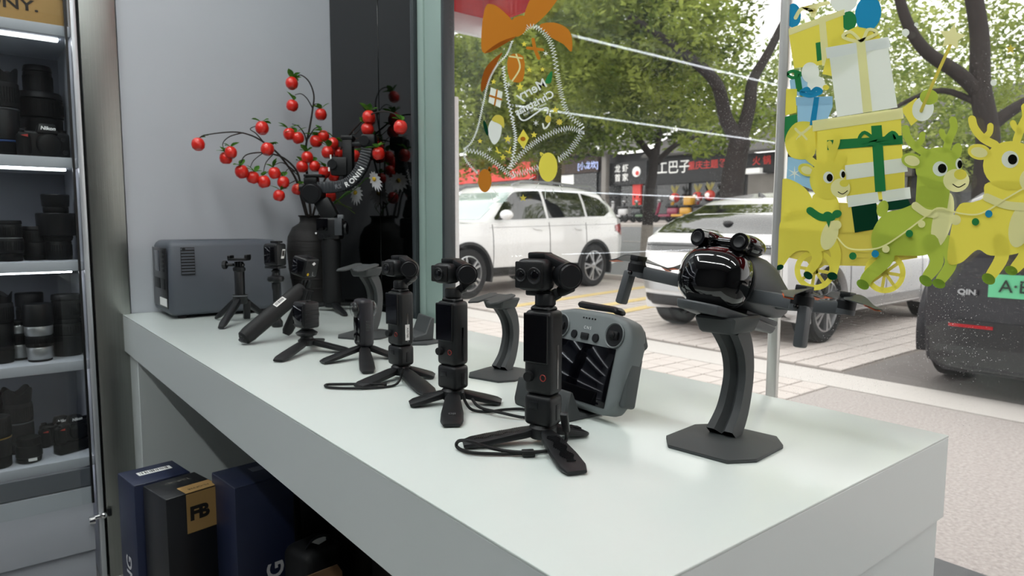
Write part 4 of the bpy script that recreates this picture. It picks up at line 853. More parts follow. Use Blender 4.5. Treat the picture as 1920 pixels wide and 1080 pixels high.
# ================================================================== stickers on the inside of the window panes
XS = XG+.0064
_cnt = [0]
def film(name, col, tr=.2):
    return leafy(name, col, col, tr, 5)
SY, SYL, SYD = film('sticker_yellow', 'ded355'), film('sticker_cream', 'e6e3a4'), film('sticker_ochre', 'c9bb52')
SW, SWG = film('sticker_white', 'e2e8dc'), film('sticker_grey_white', 'dfe5df')
SG, SGD, SGL = film('sticker_lime', 'a6b848'), film('sticker_dark_lime', '6d8a30'), film('sticker_green', '2c7a46')
SDK = film('sticker_bottle_green', '123a28', .25); SBL, SLB = film('sticker_blue', '2787b0'), film('sticker_pale_blue', '94bfd6')
SOR, SOD = film('sticker_orange', 'b9762a'), film('sticker_dark_orange', '8f4f1c'); SK = film('sticker_black', '14140f', .1)
class D2:
    def __init__(s, conv): s.c = conv; s.P = []
    def poly(s, pts, sm=5): s.P.append([V((p[0], p[1], 0)) for p in (catmull([(a, b, 0) for a, b in pts], sm, True) if sm else pts)]); return s
    def ell(s, x, y, rx, ry=None, rot=0, n=24):
        ry = ry or rx; c, d = math.cos(R(rot)), math.sin(R(rot))
        s.P.append([V((x+rx*math.cos(a)*c-ry*math.sin(a)*d, y+rx*math.cos(a)*d+ry*math.sin(a)*c, 0)) for a in [2*math.pi*i/n for i in range(n)]]); return s
    def stroke(s, pts, w, sm=5, w2=None):
        P = catmull([(a, b, 0) for a, b in pts], sm) if sm else [V((a, b, 0)) for a, b in pts]; n = len(P); L = []; Q = []
        for i, p in enumerate(P):
            d = (P[min(i+1, n-1)]-P[max(i-1, 0)]).normalized(); k = (w+((w2 or w)-w)*i/(n-1))/2; nn = V((-d.y, d.x, 0)); L.append(p+nn*k); Q.append(p-nn*k)
        d1 = (P[-1]-P[-2]).normalized(); d0 = (P[0]-P[1]).normalized(); k1 = (w2 or w)/2; k0 = w/2
        def cap(c, d, k): nn = V((-d.y, d.x, 0)); return [c+nn*(k*math.cos(a))+d*(k*math.sin(a)) for a in (.6, 1.2, 1.57, 1.95, 2.55)]
        s.P.append(L+cap(P[-1], d1, k1)+Q[::-1]+cap(P[0], d0, k0)); return s
    def star(s, x, y, r, n=5, k=.45, rot=-90):
        s.P.append([V((x+(r if i % 2 == 0 else r*k)*math.cos(R(rot+180*i/n)), y+(r if i % 2 == 0 else r*k)*math.sin(R(rot+180*i/n)), 0)) for i in range(2*n)]); return s
    def build(s, name, mat, parent, layer=0, label=None):
        m = MB(); _cnt[0] += 1; X0_ = XS-.0002*layer-.00002*(_cnt[0] % 9)
        for ip, p in enumerate(s.P):
            X = X0_-.000008*(ip % 3)
            q = [atx(*s.c(v.x, v.y), X) for v in p]; o = len(m.v); m.v += q; m.f.append(tuple(range(o, o+len(q))))
        return m.build(name, mat, parent, smooth=0, label=label)
s7 = lambda x, y: (1450+x/3.274, 230+y/3.274)
s6 = lambda x, y: (1660+x/2.842, 180+y/2.842)
s5 = lambda x, y: (1450+x/3.6, y/3.6)
sb = lambda x, y: (820+x/2.841, y/2.841)
ident = lambda x, y: (x, y)
sl = thing('window_sticker', 'large yellow and green sleigh and reindeer sticker on the right window pane', 'sticker')
D = lambda c: D2(c)
# balloons and presents heaped on the cart
D(s5).ell(640, 90, 88, 120, 10).build('balloon', SBL, sl, 0); D(s5).ell(135, 105, 52, 82).build('balloon', SBL, sl, 0); D(s5).ell(510, 140, 52, 65).build('balloon', SGL, sl, 0); D(s5).ell(475, 10, 90, 72).build('balloon', SW, sl, 1)
D(s5).poly([(100, 195), (470, 65), (480, 420), (140, 460)], 0).build('present', SY, sl, 1); D(s5).poly([(305, 120), (350, 105), (380, 440), (330, 445)], 0).build('present_ribbon', SYL, sl, 2)
D(s5).poly([(100, 195), (480, 62), (482, 100), (105, 240)], 0).build('present_lid', SYL, sl, 2)
D(s5).stroke([(150, 120), (190, 60), (250, 70), (270, 110), (300, 40), (370, 20)], 26).build('present_bow', SYL, sl, 3)
D(s5).poly([(285, 290), (330, 280), (340, 400), (295, 415)], 0).build('present', SGL, sl, 2)
D(s5).poly([(110, 540), (230, 500), (230, 640), (120, 650)], 0).build('present', SLB, sl, 1); D(s5).stroke([(160, 500), (175, 600)], 42, 0).stroke([(90, 500), (130, 480), (190, 500), (130, 525), (90, 500)], 22).build('present_ribbon', SGL, sl, 2)
D(s5).poly([(160, 655), (400, 655), (400, 720), (345, 860), (165, 850)], 0).build('present', SLB, sl, 2); D(s5).poly([(150, 655), (400, 650), (400, 705), (155, 712)], 0).build('present_lid', SLB, sl, 3)
D(s5).poly([(275, 655), (310, 655), (285, 845), (245, 845)], 0).stroke([(190, 620), (230, 600), (250, 630), (290, 600), (320, 620), (250, 645), (190, 630)], 30).build('present_ribbon', SBL, sl, 4)
D(s5).poly([(80, 600), (160, 600), (155, 760), (80, 780)], 0).build('present', SY, sl, 2); D(s5).poly([(75, 790), (160, 770), (160, 900), (75, 960)], 0).build('present', SGL, sl, 2)
D(s5).ell(250, 490, 60, 70).ell(290, 570, 60, 58).build('plush_toy', SW, sl, 3); D(s5).ell(355, 590, 22, 18).build('plush_nose', SY, sl, 4)
D(s5).poly([(80, 940), (150, 830), (270, 830), (300, 900), (260, 1060), (120, 1060)]).build('present', SY, sl, 3); D(s5).stroke([(150, 870), (190, 900), (250, 855)], 18).stroke([(190, 900), (160, 940)], 14).stroke([(190, 900), (225, 940)], 14).build('present_bow', SYL, sl, 4)
D(s7).poly([(90, 210), (240, 230), (260, 420), (80, 350)], 0).build('present', SLB, sl, 1); D(s7).star(130, 310, 46, 6, .2).build('snowflake', SW, sl, 2)
# tall stack of gift boxes in the middle of the cart (plain stand-in)
D(s5).poly([(330, 500), (395, 255), (560, 180), (700, 205), (740, 300), (430, 520)], 0).build('present', SY, sl, 3)
D(s5).poly([(372, 330), (765, 262), (838, 725), (430, 790)], 0).build('present', SW, sl, 4); D(s5).poly([(352, 322), (778, 248), (792, 318), (362, 396)], 0).build('present_lid', SWG, sl, 5)
D(s5).poly([(560, 285), (618, 275), (668, 752), (606, 762)], 0).build('present_ribbon', SYL, sl, 6)
D(s5).stroke([(590, 275), (520, 215), (470, 250), (590, 278), (640, 200), (700, 225), (590, 275)], 22).build('present_bow', SYL, sl, 7)
D(s5).poly([(278, 830), (858, 745), (885, 1300), (305, 1330)], 0).build('present', SY, sl, 3); D(s5).poly([(262, 815), (872, 728), (880, 800), (266, 888)], 0).build('present_lid', SYL, sl, 5)
D(s7).poly([(330, 108), (792, 78), (795, 132), (332, 168)], 0).build('ribbon_band', SGL, sl, 6); D(s7).poly([(600, 20), (665, 15), (690, 420), (625, 425)], 0).build('ribbon_band', SGL, sl, 7)
D(s7).stroke([(640, 120), (560, 60), (530, 115), (640, 128), (730, 60), (760, 110), (640, 120)], 22).build('ribbon_bow', SGL, sl, 8)
D(s7).poly([(440, 262), (812, 215), (826, 300), (440, 352)], 0).build('box_trim', SW, sl, 5)
D(s7).poly([(450, 345), (806, 300), (806, 460), (450, 490)], 0).build('present', SY, sl, 4)
D(s7).poly([(475, 490), (630, 475), (650, 650), (500, 675)], 0).build('present', SDK, sl, 5); D(s7).poly([(690, 470), (820, 455), (850, 520), (700, 540)], 0).build('present', SDK, sl, 5)
D(s7).poly([(450, 450), (640, 425), (650, 490), (460, 520)], 0).build('present_lid', SW, sl, 6); D(s7).poly([(665, 420), (838, 395), (845, 465), (672, 490)], 0).build('present_lid', SW, sl, 6)
D(s5).poly([(862, 735), (965, 660), (1035, 760), (930, 850)], 0).build('present', SY, sl, 4); D(s5).ell(1010, 735, 72, 84, 20).build('snow_ball', SW, sl, 5); D(s5).ell(1050, 655, 62, 52).build('green_bauble', SG, sl, 6)
D(ident).stroke([(1783, 82), (1752, 150), (1727, 208)], 6, 0).build('star_stick', SYD, sl, 7); D(ident).star(1785, 70, 26, 5, .5, -80).build('stick_star', SYL, sl, 8)
# cart
D(s7).poly([(45, 360), (150, 370), (230, 450), (240, 560), (40, 600)]).build('cart_side', SY, sl, 2)
D(s7).poly([(380, 490), (640, 500), (640, 690), (380, 680)], 0).build('cart_panel', SYD, sl, 2)
D(s7).poly([(60, 640), (380, 670), (640, 675), (880, 700), (884, 830), (560, 880), (300, 875), (60, 820)], 0).build('cart_floor', SYD, sl, 1)
for cx, cy, rr in ((255, 905, 108), (685, 920, 110)):
    w_ = D(s7); n = 28
    w_.stroke([(cx+rr*math.cos(2*math.pi*i/n), cy+rr*math.sin(2*math.pi*i/n)) for i in range(n+1)], 34, 0)
    w_.build('cart_wheel', SY, sl, 2)
    sp = D(s7)
    for i in range(4): a = R(i*45+10); sp.stroke([(cx-rr*math.cos(a), cy-rr*math.sin(a)), (cx+rr*math.cos(a), cy+rr*math.sin(a))], 20, 0)
    sp.ell(cx, cy, 26).build('wheel_spokes', SYD, sl, 1)
# three reindeer: coat, muzzle, ears, antlers, eyes, hooves
def deer(conv, coat, pale, dark, parts, L):
    nm = dict(coat=coat, pale=pale, dark=dark, white=SW, black=SK, green=SGL, yellow=SY)
    for name, col, lay, fn in parts:
        d = D2(conv); fn(d); d.build(name, nm[col], sl, L+lay)
deer(s7, SY, SYL, SDK, [
    ('antler', 'coat', 1, lambda d: d.stroke([(275, 262), (215, 215), (175, 160), (162, 110)], 40).stroke([(215, 215), (240, 185), (245, 150)], 30)),
    ('antler', 'coat', 1, lambda d: d.stroke([(350, 225), (370, 170), (388, 120), (390, 75)], 40).stroke([(365, 180), (350, 150), (345, 125)], 30)),
    ('reindeer_body', 'coat', 0, lambda d: d.poly([(40, 620), (120, 545), (230, 530), (250, 440), (390, 460), (400, 640), (370, 730), (330, 780), (250, 790), (140, 790), (60, 870), (20, 880)])),
    ('reindeer_leg', 'coat', 1, lambda d: d.stroke([(70, 680), (75, 800), (35, 880)], 70, 5, 40)), ('reindeer_leg', 'coat', 2, lambda d: d.stroke([(230, 740), (270, 830), (215, 920)], 80, 5, 50)), ('reindeer_leg', 'coat', 2, lambda d: d.stroke([(350, 720), (385, 810), (365, 930)], 75, 5, 52)),
    ('hoof', 'dark', 3, lambda d: d.ell(40, 888, 24, 16, -20)), ('hoof', 'dark', 3, lambda d: d.ell(213, 938, 30, 22, 35)), ('hoof', 'dark', 3, lambda d: d.ell(362, 942, 32, 24, 10)),
    ('chest', 'pale', 2, lambda d: d.ell(345, 690, 50, 95, 18)), ('reindeer_head', 'coat', 3, lambda d: d.ell(335, 350, 112, 120)), ('ear', 'coat', 2, lambda d: d.ell(205, 290, 55, 38, 20)), ('inner_ear', 'pale', 3, lambda d: d.ell(205, 292, 36, 24, 20)),
    ('ear', 'coat', 2, lambda d: d.ell(415, 235, 28, 50, 20)), ('muzzle', 'pale', 4, lambda d: d.ell(412, 402, 60, 60)), ('nose', 'yellow', 5, lambda d: d.ell(435, 372, 28, 22)), ('smile', 'black', 5, lambda d: d.stroke([(398, 425), (425, 438), (455, 418)], 5)),
    ('eye_white', 'white', 4, lambda d: d.ell(338, 336, 32, 36)), ('eye', 'black', 5, lambda d: d.ell(346, 338, 19, 24)), ('eye_white', 'white', 4, lambda d: d.ell(424, 315, 17, 28)), ('eye', 'black', 5, lambda d: d.ell(429, 318, 12, 20)),
    ('collar', 'green', 4, lambda d: d.stroke([(225, 540), (290, 580), (360, 580)], 46)), ('collar_bow', 'green', 5, lambda d: d.ell(335, 570, 30, 24, 10).ell(390, 560, 30, 24, -15).poly([(320, 590), (355, 590), (340, 645)], 0)), ('bell', 'pale', 6, lambda d: d.ell(390, 628, 28))], 9)
deer(s6, SG, SYL, SGD, [
    ('antler', 'coat', 1, lambda d: d.stroke([(225, 310), (160, 270), (120, 220), (108, 175)], 42).stroke([(165, 265), (190, 240), (198, 205)], 32)), ('antler', 'coat', 1, lambda d: d.stroke([(325, 285), (345, 220), (365, 170), (360, 130)], 42).stroke([(335, 240), (310, 215), (300, 190)], 32)),
    ('reindeer_body', 'coat', 0, lambda d: d.poly([(-60, 700), (0, 625), (90, 600), (165, 560), (185, 480), (330, 500), (350, 620), (320, 760), (280, 815), (200, 850), (60, 850), (-40, 860), (-75, 780)])),
    ('tail', 'coat', 1, lambda d: d.ell(-15, 600, 30, 45, 20)), ('reindeer_leg', 'coat', 1, lambda d: d.stroke([(-20, 780), (10, 860), (-90, 960), (-110, 1000)], 90, 5, 56)), ('reindeer_leg', 'coat', 2, lambda d: d.stroke([(240, 780), (275, 880), (225, 960)], 90, 5, 58)), ('reindeer_leg', 'coat', 1, lambda d: d.stroke([(330, 780), (350, 890), (295, 980)], 80, 5, 56)),
    ('hoof', 'dark', 3, lambda d: d.ell(-120, 1005, 36, 24, 30)), ('hoof', 'dark', 3, lambda d: d.ell(215, 985, 38, 26, 35)), ('hoof', 'dark', 3, lambda d: d.ell(285, 1000, 36, 24, 20)),
    ('chest', 'pale', 2, lambda d: d.ell(305, 660, 52, 150, 14)), ('reindeer_head', 'coat', 3, lambda d: d.ell(285, 385, 125, 112)), ('neck', 'coat', 2, lambda d: d.poly([(170, 420), (350, 470), (330, 600), (160, 580)], 0)), ('ear', 'coat', 4, lambda d: d.ell(142, 345, 58, 40, 15)), ('inner_ear', 'pale', 5, lambda d: d.ell(142, 345, 42, 27, 15)), ('ear', 'coat', 2, lambda d: d.ell(380, 295, 28, 45, 15)),
    ('muzzle', 'pale', 4, lambda d: d.ell(378, 450, 70, 62)), ('nose', 'yellow', 5, lambda d: d.ell(400, 418, 34, 28)), ('smile', 'black', 5, lambda d: d.stroke([(360, 470), (390, 486), (425, 468)], 5)), ('eye_white', 'white', 4, lambda d: d.ell(292, 388, 40, 40)), ('eye', 'black', 5, lambda d: d.ell(303, 386, 23, 25)), ('eye_white', 'white', 4, lambda d: d.ell(392, 362, 18, 30)), ('eye', 'black', 5, lambda d: d.ell(397, 364, 13, 22)),
    ('collar', 'pale', 4, lambda d: d.stroke([(160, 585), (210, 620), (262, 630)], 42)), ('bell', 'pale', 6, lambda d: d.ell(375, 660, 28))], 16)
deer(s6, SY, SYL, SGD, [
    ('antler', 'coat', 1, lambda d: d.stroke([(585, 260), (520, 225), (475, 170), (462, 125)], 44).stroke([(530, 220), (555, 195), (560, 160)], 34)), ('antler', 'coat', 1, lambda d: d.stroke([(700, 235), (725, 165), (750, 110), (745, 60)], 44).stroke([(715, 190), (690, 165), (680, 145)], 34)),
    ('reindeer_body', 'coat', 0, lambda d: d.poly([(380, 600), (470, 565), (525, 540), (550, 460), (800, 470), (860, 640), (800, 780), (700, 840), (560, 850), (490, 820), (400, 890), (330, 870)])),
    ('reindeer_leg', 'coat', 1, lambda d: d.stroke([(610, 780), (620, 860), (560, 960)], 90, 5, 58)), ('reindeer_leg', 'coat', 1, lambda d: d.stroke([(750, 780), (745, 850), (690, 920)], 90, 5, 58)), ('hoof', 'dark', 3, lambda d: d.ell(550, 975, 38, 28, 30)), ('hoof', 'dark', 3, lambda d: d.ell(670, 930, 36, 24, 20)),
    ('chest', 'pale', 2, lambda d: d.ell(720, 690, 60, 120, 14)), ('reindeer_head', 'coat', 3, lambda d: d.ell(670, 370, 150, 130)), ('ear', 'coat', 4, lambda d: d.ell(500, 298, 62, 42, 10)), ('inner_ear', 'pale', 5, lambda d: d.ell(500, 300, 45, 27, 10)), ('muzzle', 'pale', 4, lambda d: d.ell(800, 450, 85, 75)), ('eye_white', 'white', 4, lambda d: d.ell(665, 338, 46, 46)), ('eye', 'black', 5, lambda d: d.ell(678, 338, 25, 27)), ('collar', 'pale', 4, lambda d: d.stroke([(540, 540), (640, 580), (740, 590)], 44))], 20)
cord = [(1570, 445), (1590, 465), (1625, 468), (1655, 462), (1690, 440), (1730, 410), (1760, 390), (1800, 400), (1840, 400), (1890, 370), (1925, 350)]
D(ident).stroke(cord, 3).build('garland_cord', SYL, sl, 27)
for i, (x, y, m_) in enumerate(((1599, 480, SGL), (1641, 476, SBL), (1661, 467, SYL), (1705, 438, SGL), (1728, 420, SYL), (1829, 416, SGL), (1854, 401, SBL))): D(ident).ell(x, y, 7).build('garland_light', m_, sl, 28)
for i, (x, y, r_) in enumerate(((1698, 61, 7), (1718, 46, 4), (1863, 155, 6))): tag(D(ident).ell(x, y, r_).build('snow_dot', SW, None, 0), 'small white snow dot sticker on the right pane, %s' % ('left of the tree branch', 'smallest and topmost', 'lowest, above the last reindeer')[i], 'sticker', 'snow dots on the window')
tag(D(ident).star(1895, 92, 10).build('star_sticker', SYD, None, 0), 'small yellow star sticker high on the right pane', 'sticker')

# bell sticker on the left pane
bl = thing('window_sticker', 'bell-shaped sticker with orange bow and white scribbled outline on the left window pane', 'sticker')
D(sb).poly([(420, 190), (255, 285), (235, 180), (255, 40), (290, 22), (340, 50), (400, 110), (415, 150)]).build('bow_loop', SOR, bl, 1)
D(sb).poly([(250, 285), (330, 250), (420, 195), (330, 225)], 3).build('bow_fold', SOD, bl, 2)
D(sb).poly([(460, 120), (475, 40), (520, -25), (640, -25), (610, 40), (545, 110), (470, 160)]).build('bow_loop', SOR, bl, 1)
D(sb).poly([(545, 135), (620, 120), (690, 150), (716, 200), (714, 275), (670, 235), (600, 195)]).build('bow_tail', SOR, bl, 1)
D(sb).poly([(345, 280), (265, 350), (235, 430), (237, 490), (275, 430), (320, 330)]).build('bow_tail', SOD, bl, 1)
D(sb).poly([(400, 105), (465, 85), (470, 160), (430, 195), (410, 180)]).build('bow_knot', SOR, bl, 3)
def zig(path, amp, step, w):
    P = catmull([(a, b, 0) for a, b in path], 24); out = []; L = 0; k = 0
    for i in range(1, len(P)):
        L += (P[i]-P[i-1]).length
        if L > step: d = (P[i]-P[i-1]).normalized(); n = V((-d.y, d.x, 0)); out.append((P[i]+n*(amp if k % 2 else -amp)).xy); k += 1; L = 0
    return [(p[0], p[1]) for p in out], w
for path, amp, w in (([(440, 185), (490, 140), (545, 155), (590, 200), (620, 280), (640, 400), (670, 540), (700, 610), (765, 670)], 12, 6), ([(765, 680), (770, 705), (730, 770), (690, 820), (640, 850)], 14, 6),
        ([(765, 700), (700, 682), (620, 705), (540, 745), (480, 790), (420, 850), (385, 900)], 12, 6), ([(350, 350), (360, 430), (375, 520), (400, 640), (415, 720), (410, 800), (390, 890)], 7, 7),
        ([(400, 215), (370, 290), (320, 345), (275, 430), (245, 550), (215, 680), (180, 760), (140, 795)], 4, 5), ([(140, 800), (230, 815), (300, 860), (360, 910), (410, 950)], 10, 6), ([(140, 805), (150, 850), (190, 900), (215, 920)], 5, 5), ([(400, 930), (470, 915), (540, 890)], 14, 6)):
    p, w_ = zig(path, amp, 5.5 if amp > 6 else 3.5, w); d = D(sb); d.stroke(p, w_*1.45, 0); d.build('scribble_line', SWG, bl, 2)
def dtext(txt, size, o, e1, e2, mat, layer, parent, name='lettering', bold=0.0, shear=.2):
    tm = text_mesh(txt, size, bold=bold, shear=shear); X = XS-.0002*layer
    m = MB(); m.v = [atx(o[0]+e1[0]*v.x+e2[0]*v.y, o[1]+e1[1]*v.x+e2[1]*v.y, X) for v in tm.v]; m.f = tm.f; return m.build(name, mat, parent, smooth=0)
e1, e2 = (-.87, .45), (-.30, -.95)
dtext('Merry', 25, (998, 168), e1, e2, SWG, 3, bl, bold=.5); dtext('Christmas', 20, (1003, 193), e1, e2, SWG, 3, bl, bold=.5); dtext('HAPPY NEW YEAR', 6, (1003, 205), e1, e2, SWG, 3, bl)
D(sb).stroke([(430, 590), (440, 630), (470, 640), (530, 600), (570, 575), (590, 580), (585, 605)], 8).build('swash', SWG, bl, 3)
D(sb).stroke([(480, 255), (520, 260), (560, 265)], 16).stroke([(510, 210), (520, 260), (540, 310)], 18).build('ribbon_cross', SOR, bl, 2)
D(sb).poly([(378, 300), (458, 300), (455, 430), (385, 420)], 3).build('gift', SOR, bl, 2); D(sb).stroke([(420, 290), (440, 360), (400, 430)], 9).stroke([(385, 300), (450, 310)], 9).build('gift_ribbon', SYL, bl, 3)
D(sb).poly([(285, 465), (348, 490), (335, 575), (272, 545)], 0).build('gift', SW, bl, 2); D(sb).stroke([(280, 510), (340, 530)], 11).stroke([(318, 480), (305, 560)], 9).build('gift_ribbon', SOR, bl, 3)
D(sb).poly([(425, 745), (458, 688), (488, 735), (460, 795)], 0).build('gift', SY, bl, 2); D(sb).ell(456, 740, 14, 12).build('gift_ribbon', SOR, bl, 3)
D(sb).poly([(270, 690), (290, 640), (340, 660), (335, 730), (305, 770), (280, 740)]).build('round_ornament', SWG, bl, 2); D(sb).poly([(290, 640), (315, 612), (350, 625), (355, 680), (330, 660)]).build('ornament_cap', SYD, bl, 3)
D(sb).ell(258, 682, 10, 42, -15).build('holly_leaf', SDK, bl, 2); D(sb).poly([(575, 440), (590, 400), (612, 380), (605, 440)]).build('holly_leaf', SGL, bl, 2)
for x, y, r_ in ((227, 752, 15), (375, 740, 22), (350, 838, 18), (515, 718, 18), (462, 235, 16), (300, 435, 16), (490, 372, 16), (628, 585, 20), (560, 370, 14), (440, 462, 22)): D(sb).star(x, y, r_).build('star', SY, bl, 2)
for x, y in ((578, 285), (525, 655), (278, 795), (380, 450)): D(sb).star(x, y, 18, 6, .25).build('snowflake', SWG, bl, 2)
D(sb).star(650, 650, 20, 8, .6).build('flower', SYD, bl, 2); D(sb).stroke([(600, 605), (595, 660), (570, 685), (562, 660)], 9).build('candy_cane', SW, bl, 2); D(sb).ell(590, 635, 16, 20).build('candy_bow', SYD, bl, 3)
for x in (325, 380): D(sb).stroke([(x, 815), (x-10 if x < 350 else x+10, 785)], 7, 0).stroke([(x-14, 805), (x+12, 815)], 7, 0).build('little_antler', SY, bl, 2)
for i, (x, y, rx, ry, m_) in enumerate(((253, 962, 36, 62, SOR), (590, 890, 50, 78, SY))):
    o = D(sb).ell(x, y, rx, ry).stroke([(x+18, y-ry+6), (x+24, y-ry-10), (x+30, y-ry+10)] if i == 0 else [(x-36, y-ry+16), (x-40, y-ry+2), (x-26, y-ry+10)], 8).build('bauble', m_, bl, 3)
D(sb).star(457, 1055, 20).build('star', SYD, bl, 2)
d = D(sb)
for a, b_, c_, e_ in ((300, 1010, 325, 1045), (285, 1030, 295, 1065), (540, 975, 525, 1000), (575, 1000, 575, 1060), (615, 995, 620, 1030), (650, 985, 665, 1020), (700, 955, 730, 975), (490, 955, 520, 940), (180, 940, 195, 950)): d.stroke([(a, b_), (c_, e_)], 3, 0)
d.build('ray_lines', SWG, bl, 2)
# ================================================================== outside: ground
GX = 9.5
def gz(x): return 0 if x < GX else (x-GX)*.062
PAVE = pm('pale_paver', 'c9c1bc', .75, noise=(4, .9), col2='bab2ad', bump=(60, .2)); GROUT = pm('paver_joint', '756e69', .9)
ASPH = pm('grey_asphalt', 'b5aeab', .85, noise=(70, .5), col2='8f8885', bump=(120, .5)); ASPD = pm('dark_asphalt', '7a7472', .85, noise=(60, .5), col2='645f5d', bump=(120, .5))
ROAD = pm('road_asphalt', '77787a', .8, noise=(20, 1), col2='6c6d6f'); LINEW = pm('road_white', 'c6c1bd', .7, noise=(30, .8), col2='bdb8b4'); YEL = pm('tactile_yellow', 'd9bf7d', .7, noise=(12, .9), col2='cdb98a')
STEP = pm('step_stone', '55575a', .5, noise=(60, .9), col2='494b4e')
g = struct('ground', MB().box((5.27, 8, -.06), (8.46, 52, .10)), GROUT)
struct('doorstep', MB().box((1.675, 0, -.005), (1.25, 12, .03), bev=.004), STEP)
struct('road', MB().add([(GX, -18, -.01), (GX, 40, -.01), (27.9, 60, gz(27.9)), (27.9, -18, gz(27.9))], [(0, 3, 2, 1)]), ROAD)
struct('far_pavement', MB().add([(24.2, -18, gz(24.2)+.12), (28, -18, gz(28)+.10), (28, 62, gz(28)+.10), (24.2, 62, gz(24.2)+.12), (24.2, -18, gz(24.2)-.05), (24.2, 62, gz(24.2)-.05)], [(0, 1, 2, 3), (4, 0, 3, 5)]), PAVE)
struct('kerb', MB().box((GX-.08, 11, .02), (.16, 58, .14), bev=.01), PAVE)
MB().box((3.3, -1.97, -.006), (1.98, 8.06, .01)).build('asphalt_patch', ASPH, g)
MB().box((7.1, -1.9, -.006), (4.7, 8.2, .01)).build('asphalt_patch', ASPD, g)
MB().box((4.52, 3, -.0045), (.42, 22, .012)).build('painted_line', LINEW, g)
tm = MB().box((0, 0, 0), (.166, .166, .03), bev=.004, seg=1).mesh('tile', PAVE); rest = MB(); spots = []
y = 2.16
while y < 17:
    x = 2.41
    while x < 9.3:
        if not 4.22 < x < 4.82 and (x < 4.3 or y > 2.29): spots.append((x, y))
        x += .18
    y += .18
spots.sort(key=lambda s: s[0]**2+s[1]**2)
inview = [s for s in spots if -.10 < math.atan2(s[0], s[1])-YAW < .62][:300]; iv_ = set(inview)
for (x, y) in spots:
    if (x, y) in iv_: link('tile', tm, g, (x, y, -.0125+random.uniform(-.0015, .0015)), (0, 0, random.uniform(-.006, .006)))
    else: rest.box((x, y, -.0125+random.uniform(-.0015, .0015)), (.166, .166, .03))
tag(rest.build('tile_field', PAVE, g), kind='stuff')
for y0, ln in ((5.15, 5), (5.65, 5), (6.5, 6)):
    m = MB().box((0, 0, 0), (ln, .16, .012), trs((4.9+ln/2, y0+ln*.11, .004), rz=12)).build('yellow_strip', YEL, g)
for i in range(9): MB().box((17, 4+i*5, gz(17)+.005), (.15, 2.6, .01), MX.Identity(4)).build('lane_mark', LINEW, g) if i > 1 else None
struct('facade_plinth', MB().box((XG+.035, 0, .02), (.09, 12, .04), bev=.003), STEP)
wb = thing('sign_board', 'narrow white upright board outside at the left edge of the window', 'board', (1.135, 1.7165, 0))
MB().box((0, 0, .72), (.03, .044, 1.40), bev=.003).build('panel', pm('board_white', 'f0f2f1', .6), wb); MB().box((0, 0, .012), (.10, .06, .024), bev=.004).build('foot', DGREY, wb)
# awning outside above the window
aw = thing('awning', 'red awning with a white band outside above the left window pane', 'awning', (0, 0, 0)); RDA = leafy('awning_red', 'd23a3c', 'c42f33', .5, 6)
k = atx(905, 66, 1.95); ky, kz = k.y, k.z
MB().add([(1.05, -3, kz+.75), (1.95, -3, kz+.30), (1.95, ky, kz+.30), (1.05, ky, kz+.75), (1.05, -3, kz+.77), (1.95, -3, kz+.32), (1.95, ky, kz+.32), (1.05, ky, kz+.77)], [(0, 3, 2, 1), (4, 5, 6, 7), (0, 1, 5, 4), (2, 3, 7, 6), (1, 2, 6, 5), (0, 4, 7, 3)]).build('roof_sheet', RDA, aw)
MB().box((1.96, (ky-3)/2, kz+.19), (.02, ky+3, .30), bev=.002).build('front_valance', RDA, aw)
MB().prism([(1.05, kz+.045), (1.95, kz+.045), (1.95, kz+.33), (1.05, kz+.78)], ky-.01, ky+.01, MX(((1, 0, 0, 0), (0, 0, 1, 0), (0, 1, 0, 0), (0, 0, 0, 1)))).build('end_panel', RDA, aw)
MB().box((1.5, ky-.004, kz+.03), (.90, .028, .085), bev=.002).build('white_band', pm('awning_white', 'e2e2e2', .5), aw)
MB().tube([(1.42+.10*math.cos(a*math.pi/16), ky-.012, kz+.24+.10*math.sin(a*math.pi/16)) for a in range(32)], .006, 5, closed=True).build('ring_mark', pm('awning_print', 'd8a0a0', .6), aw)

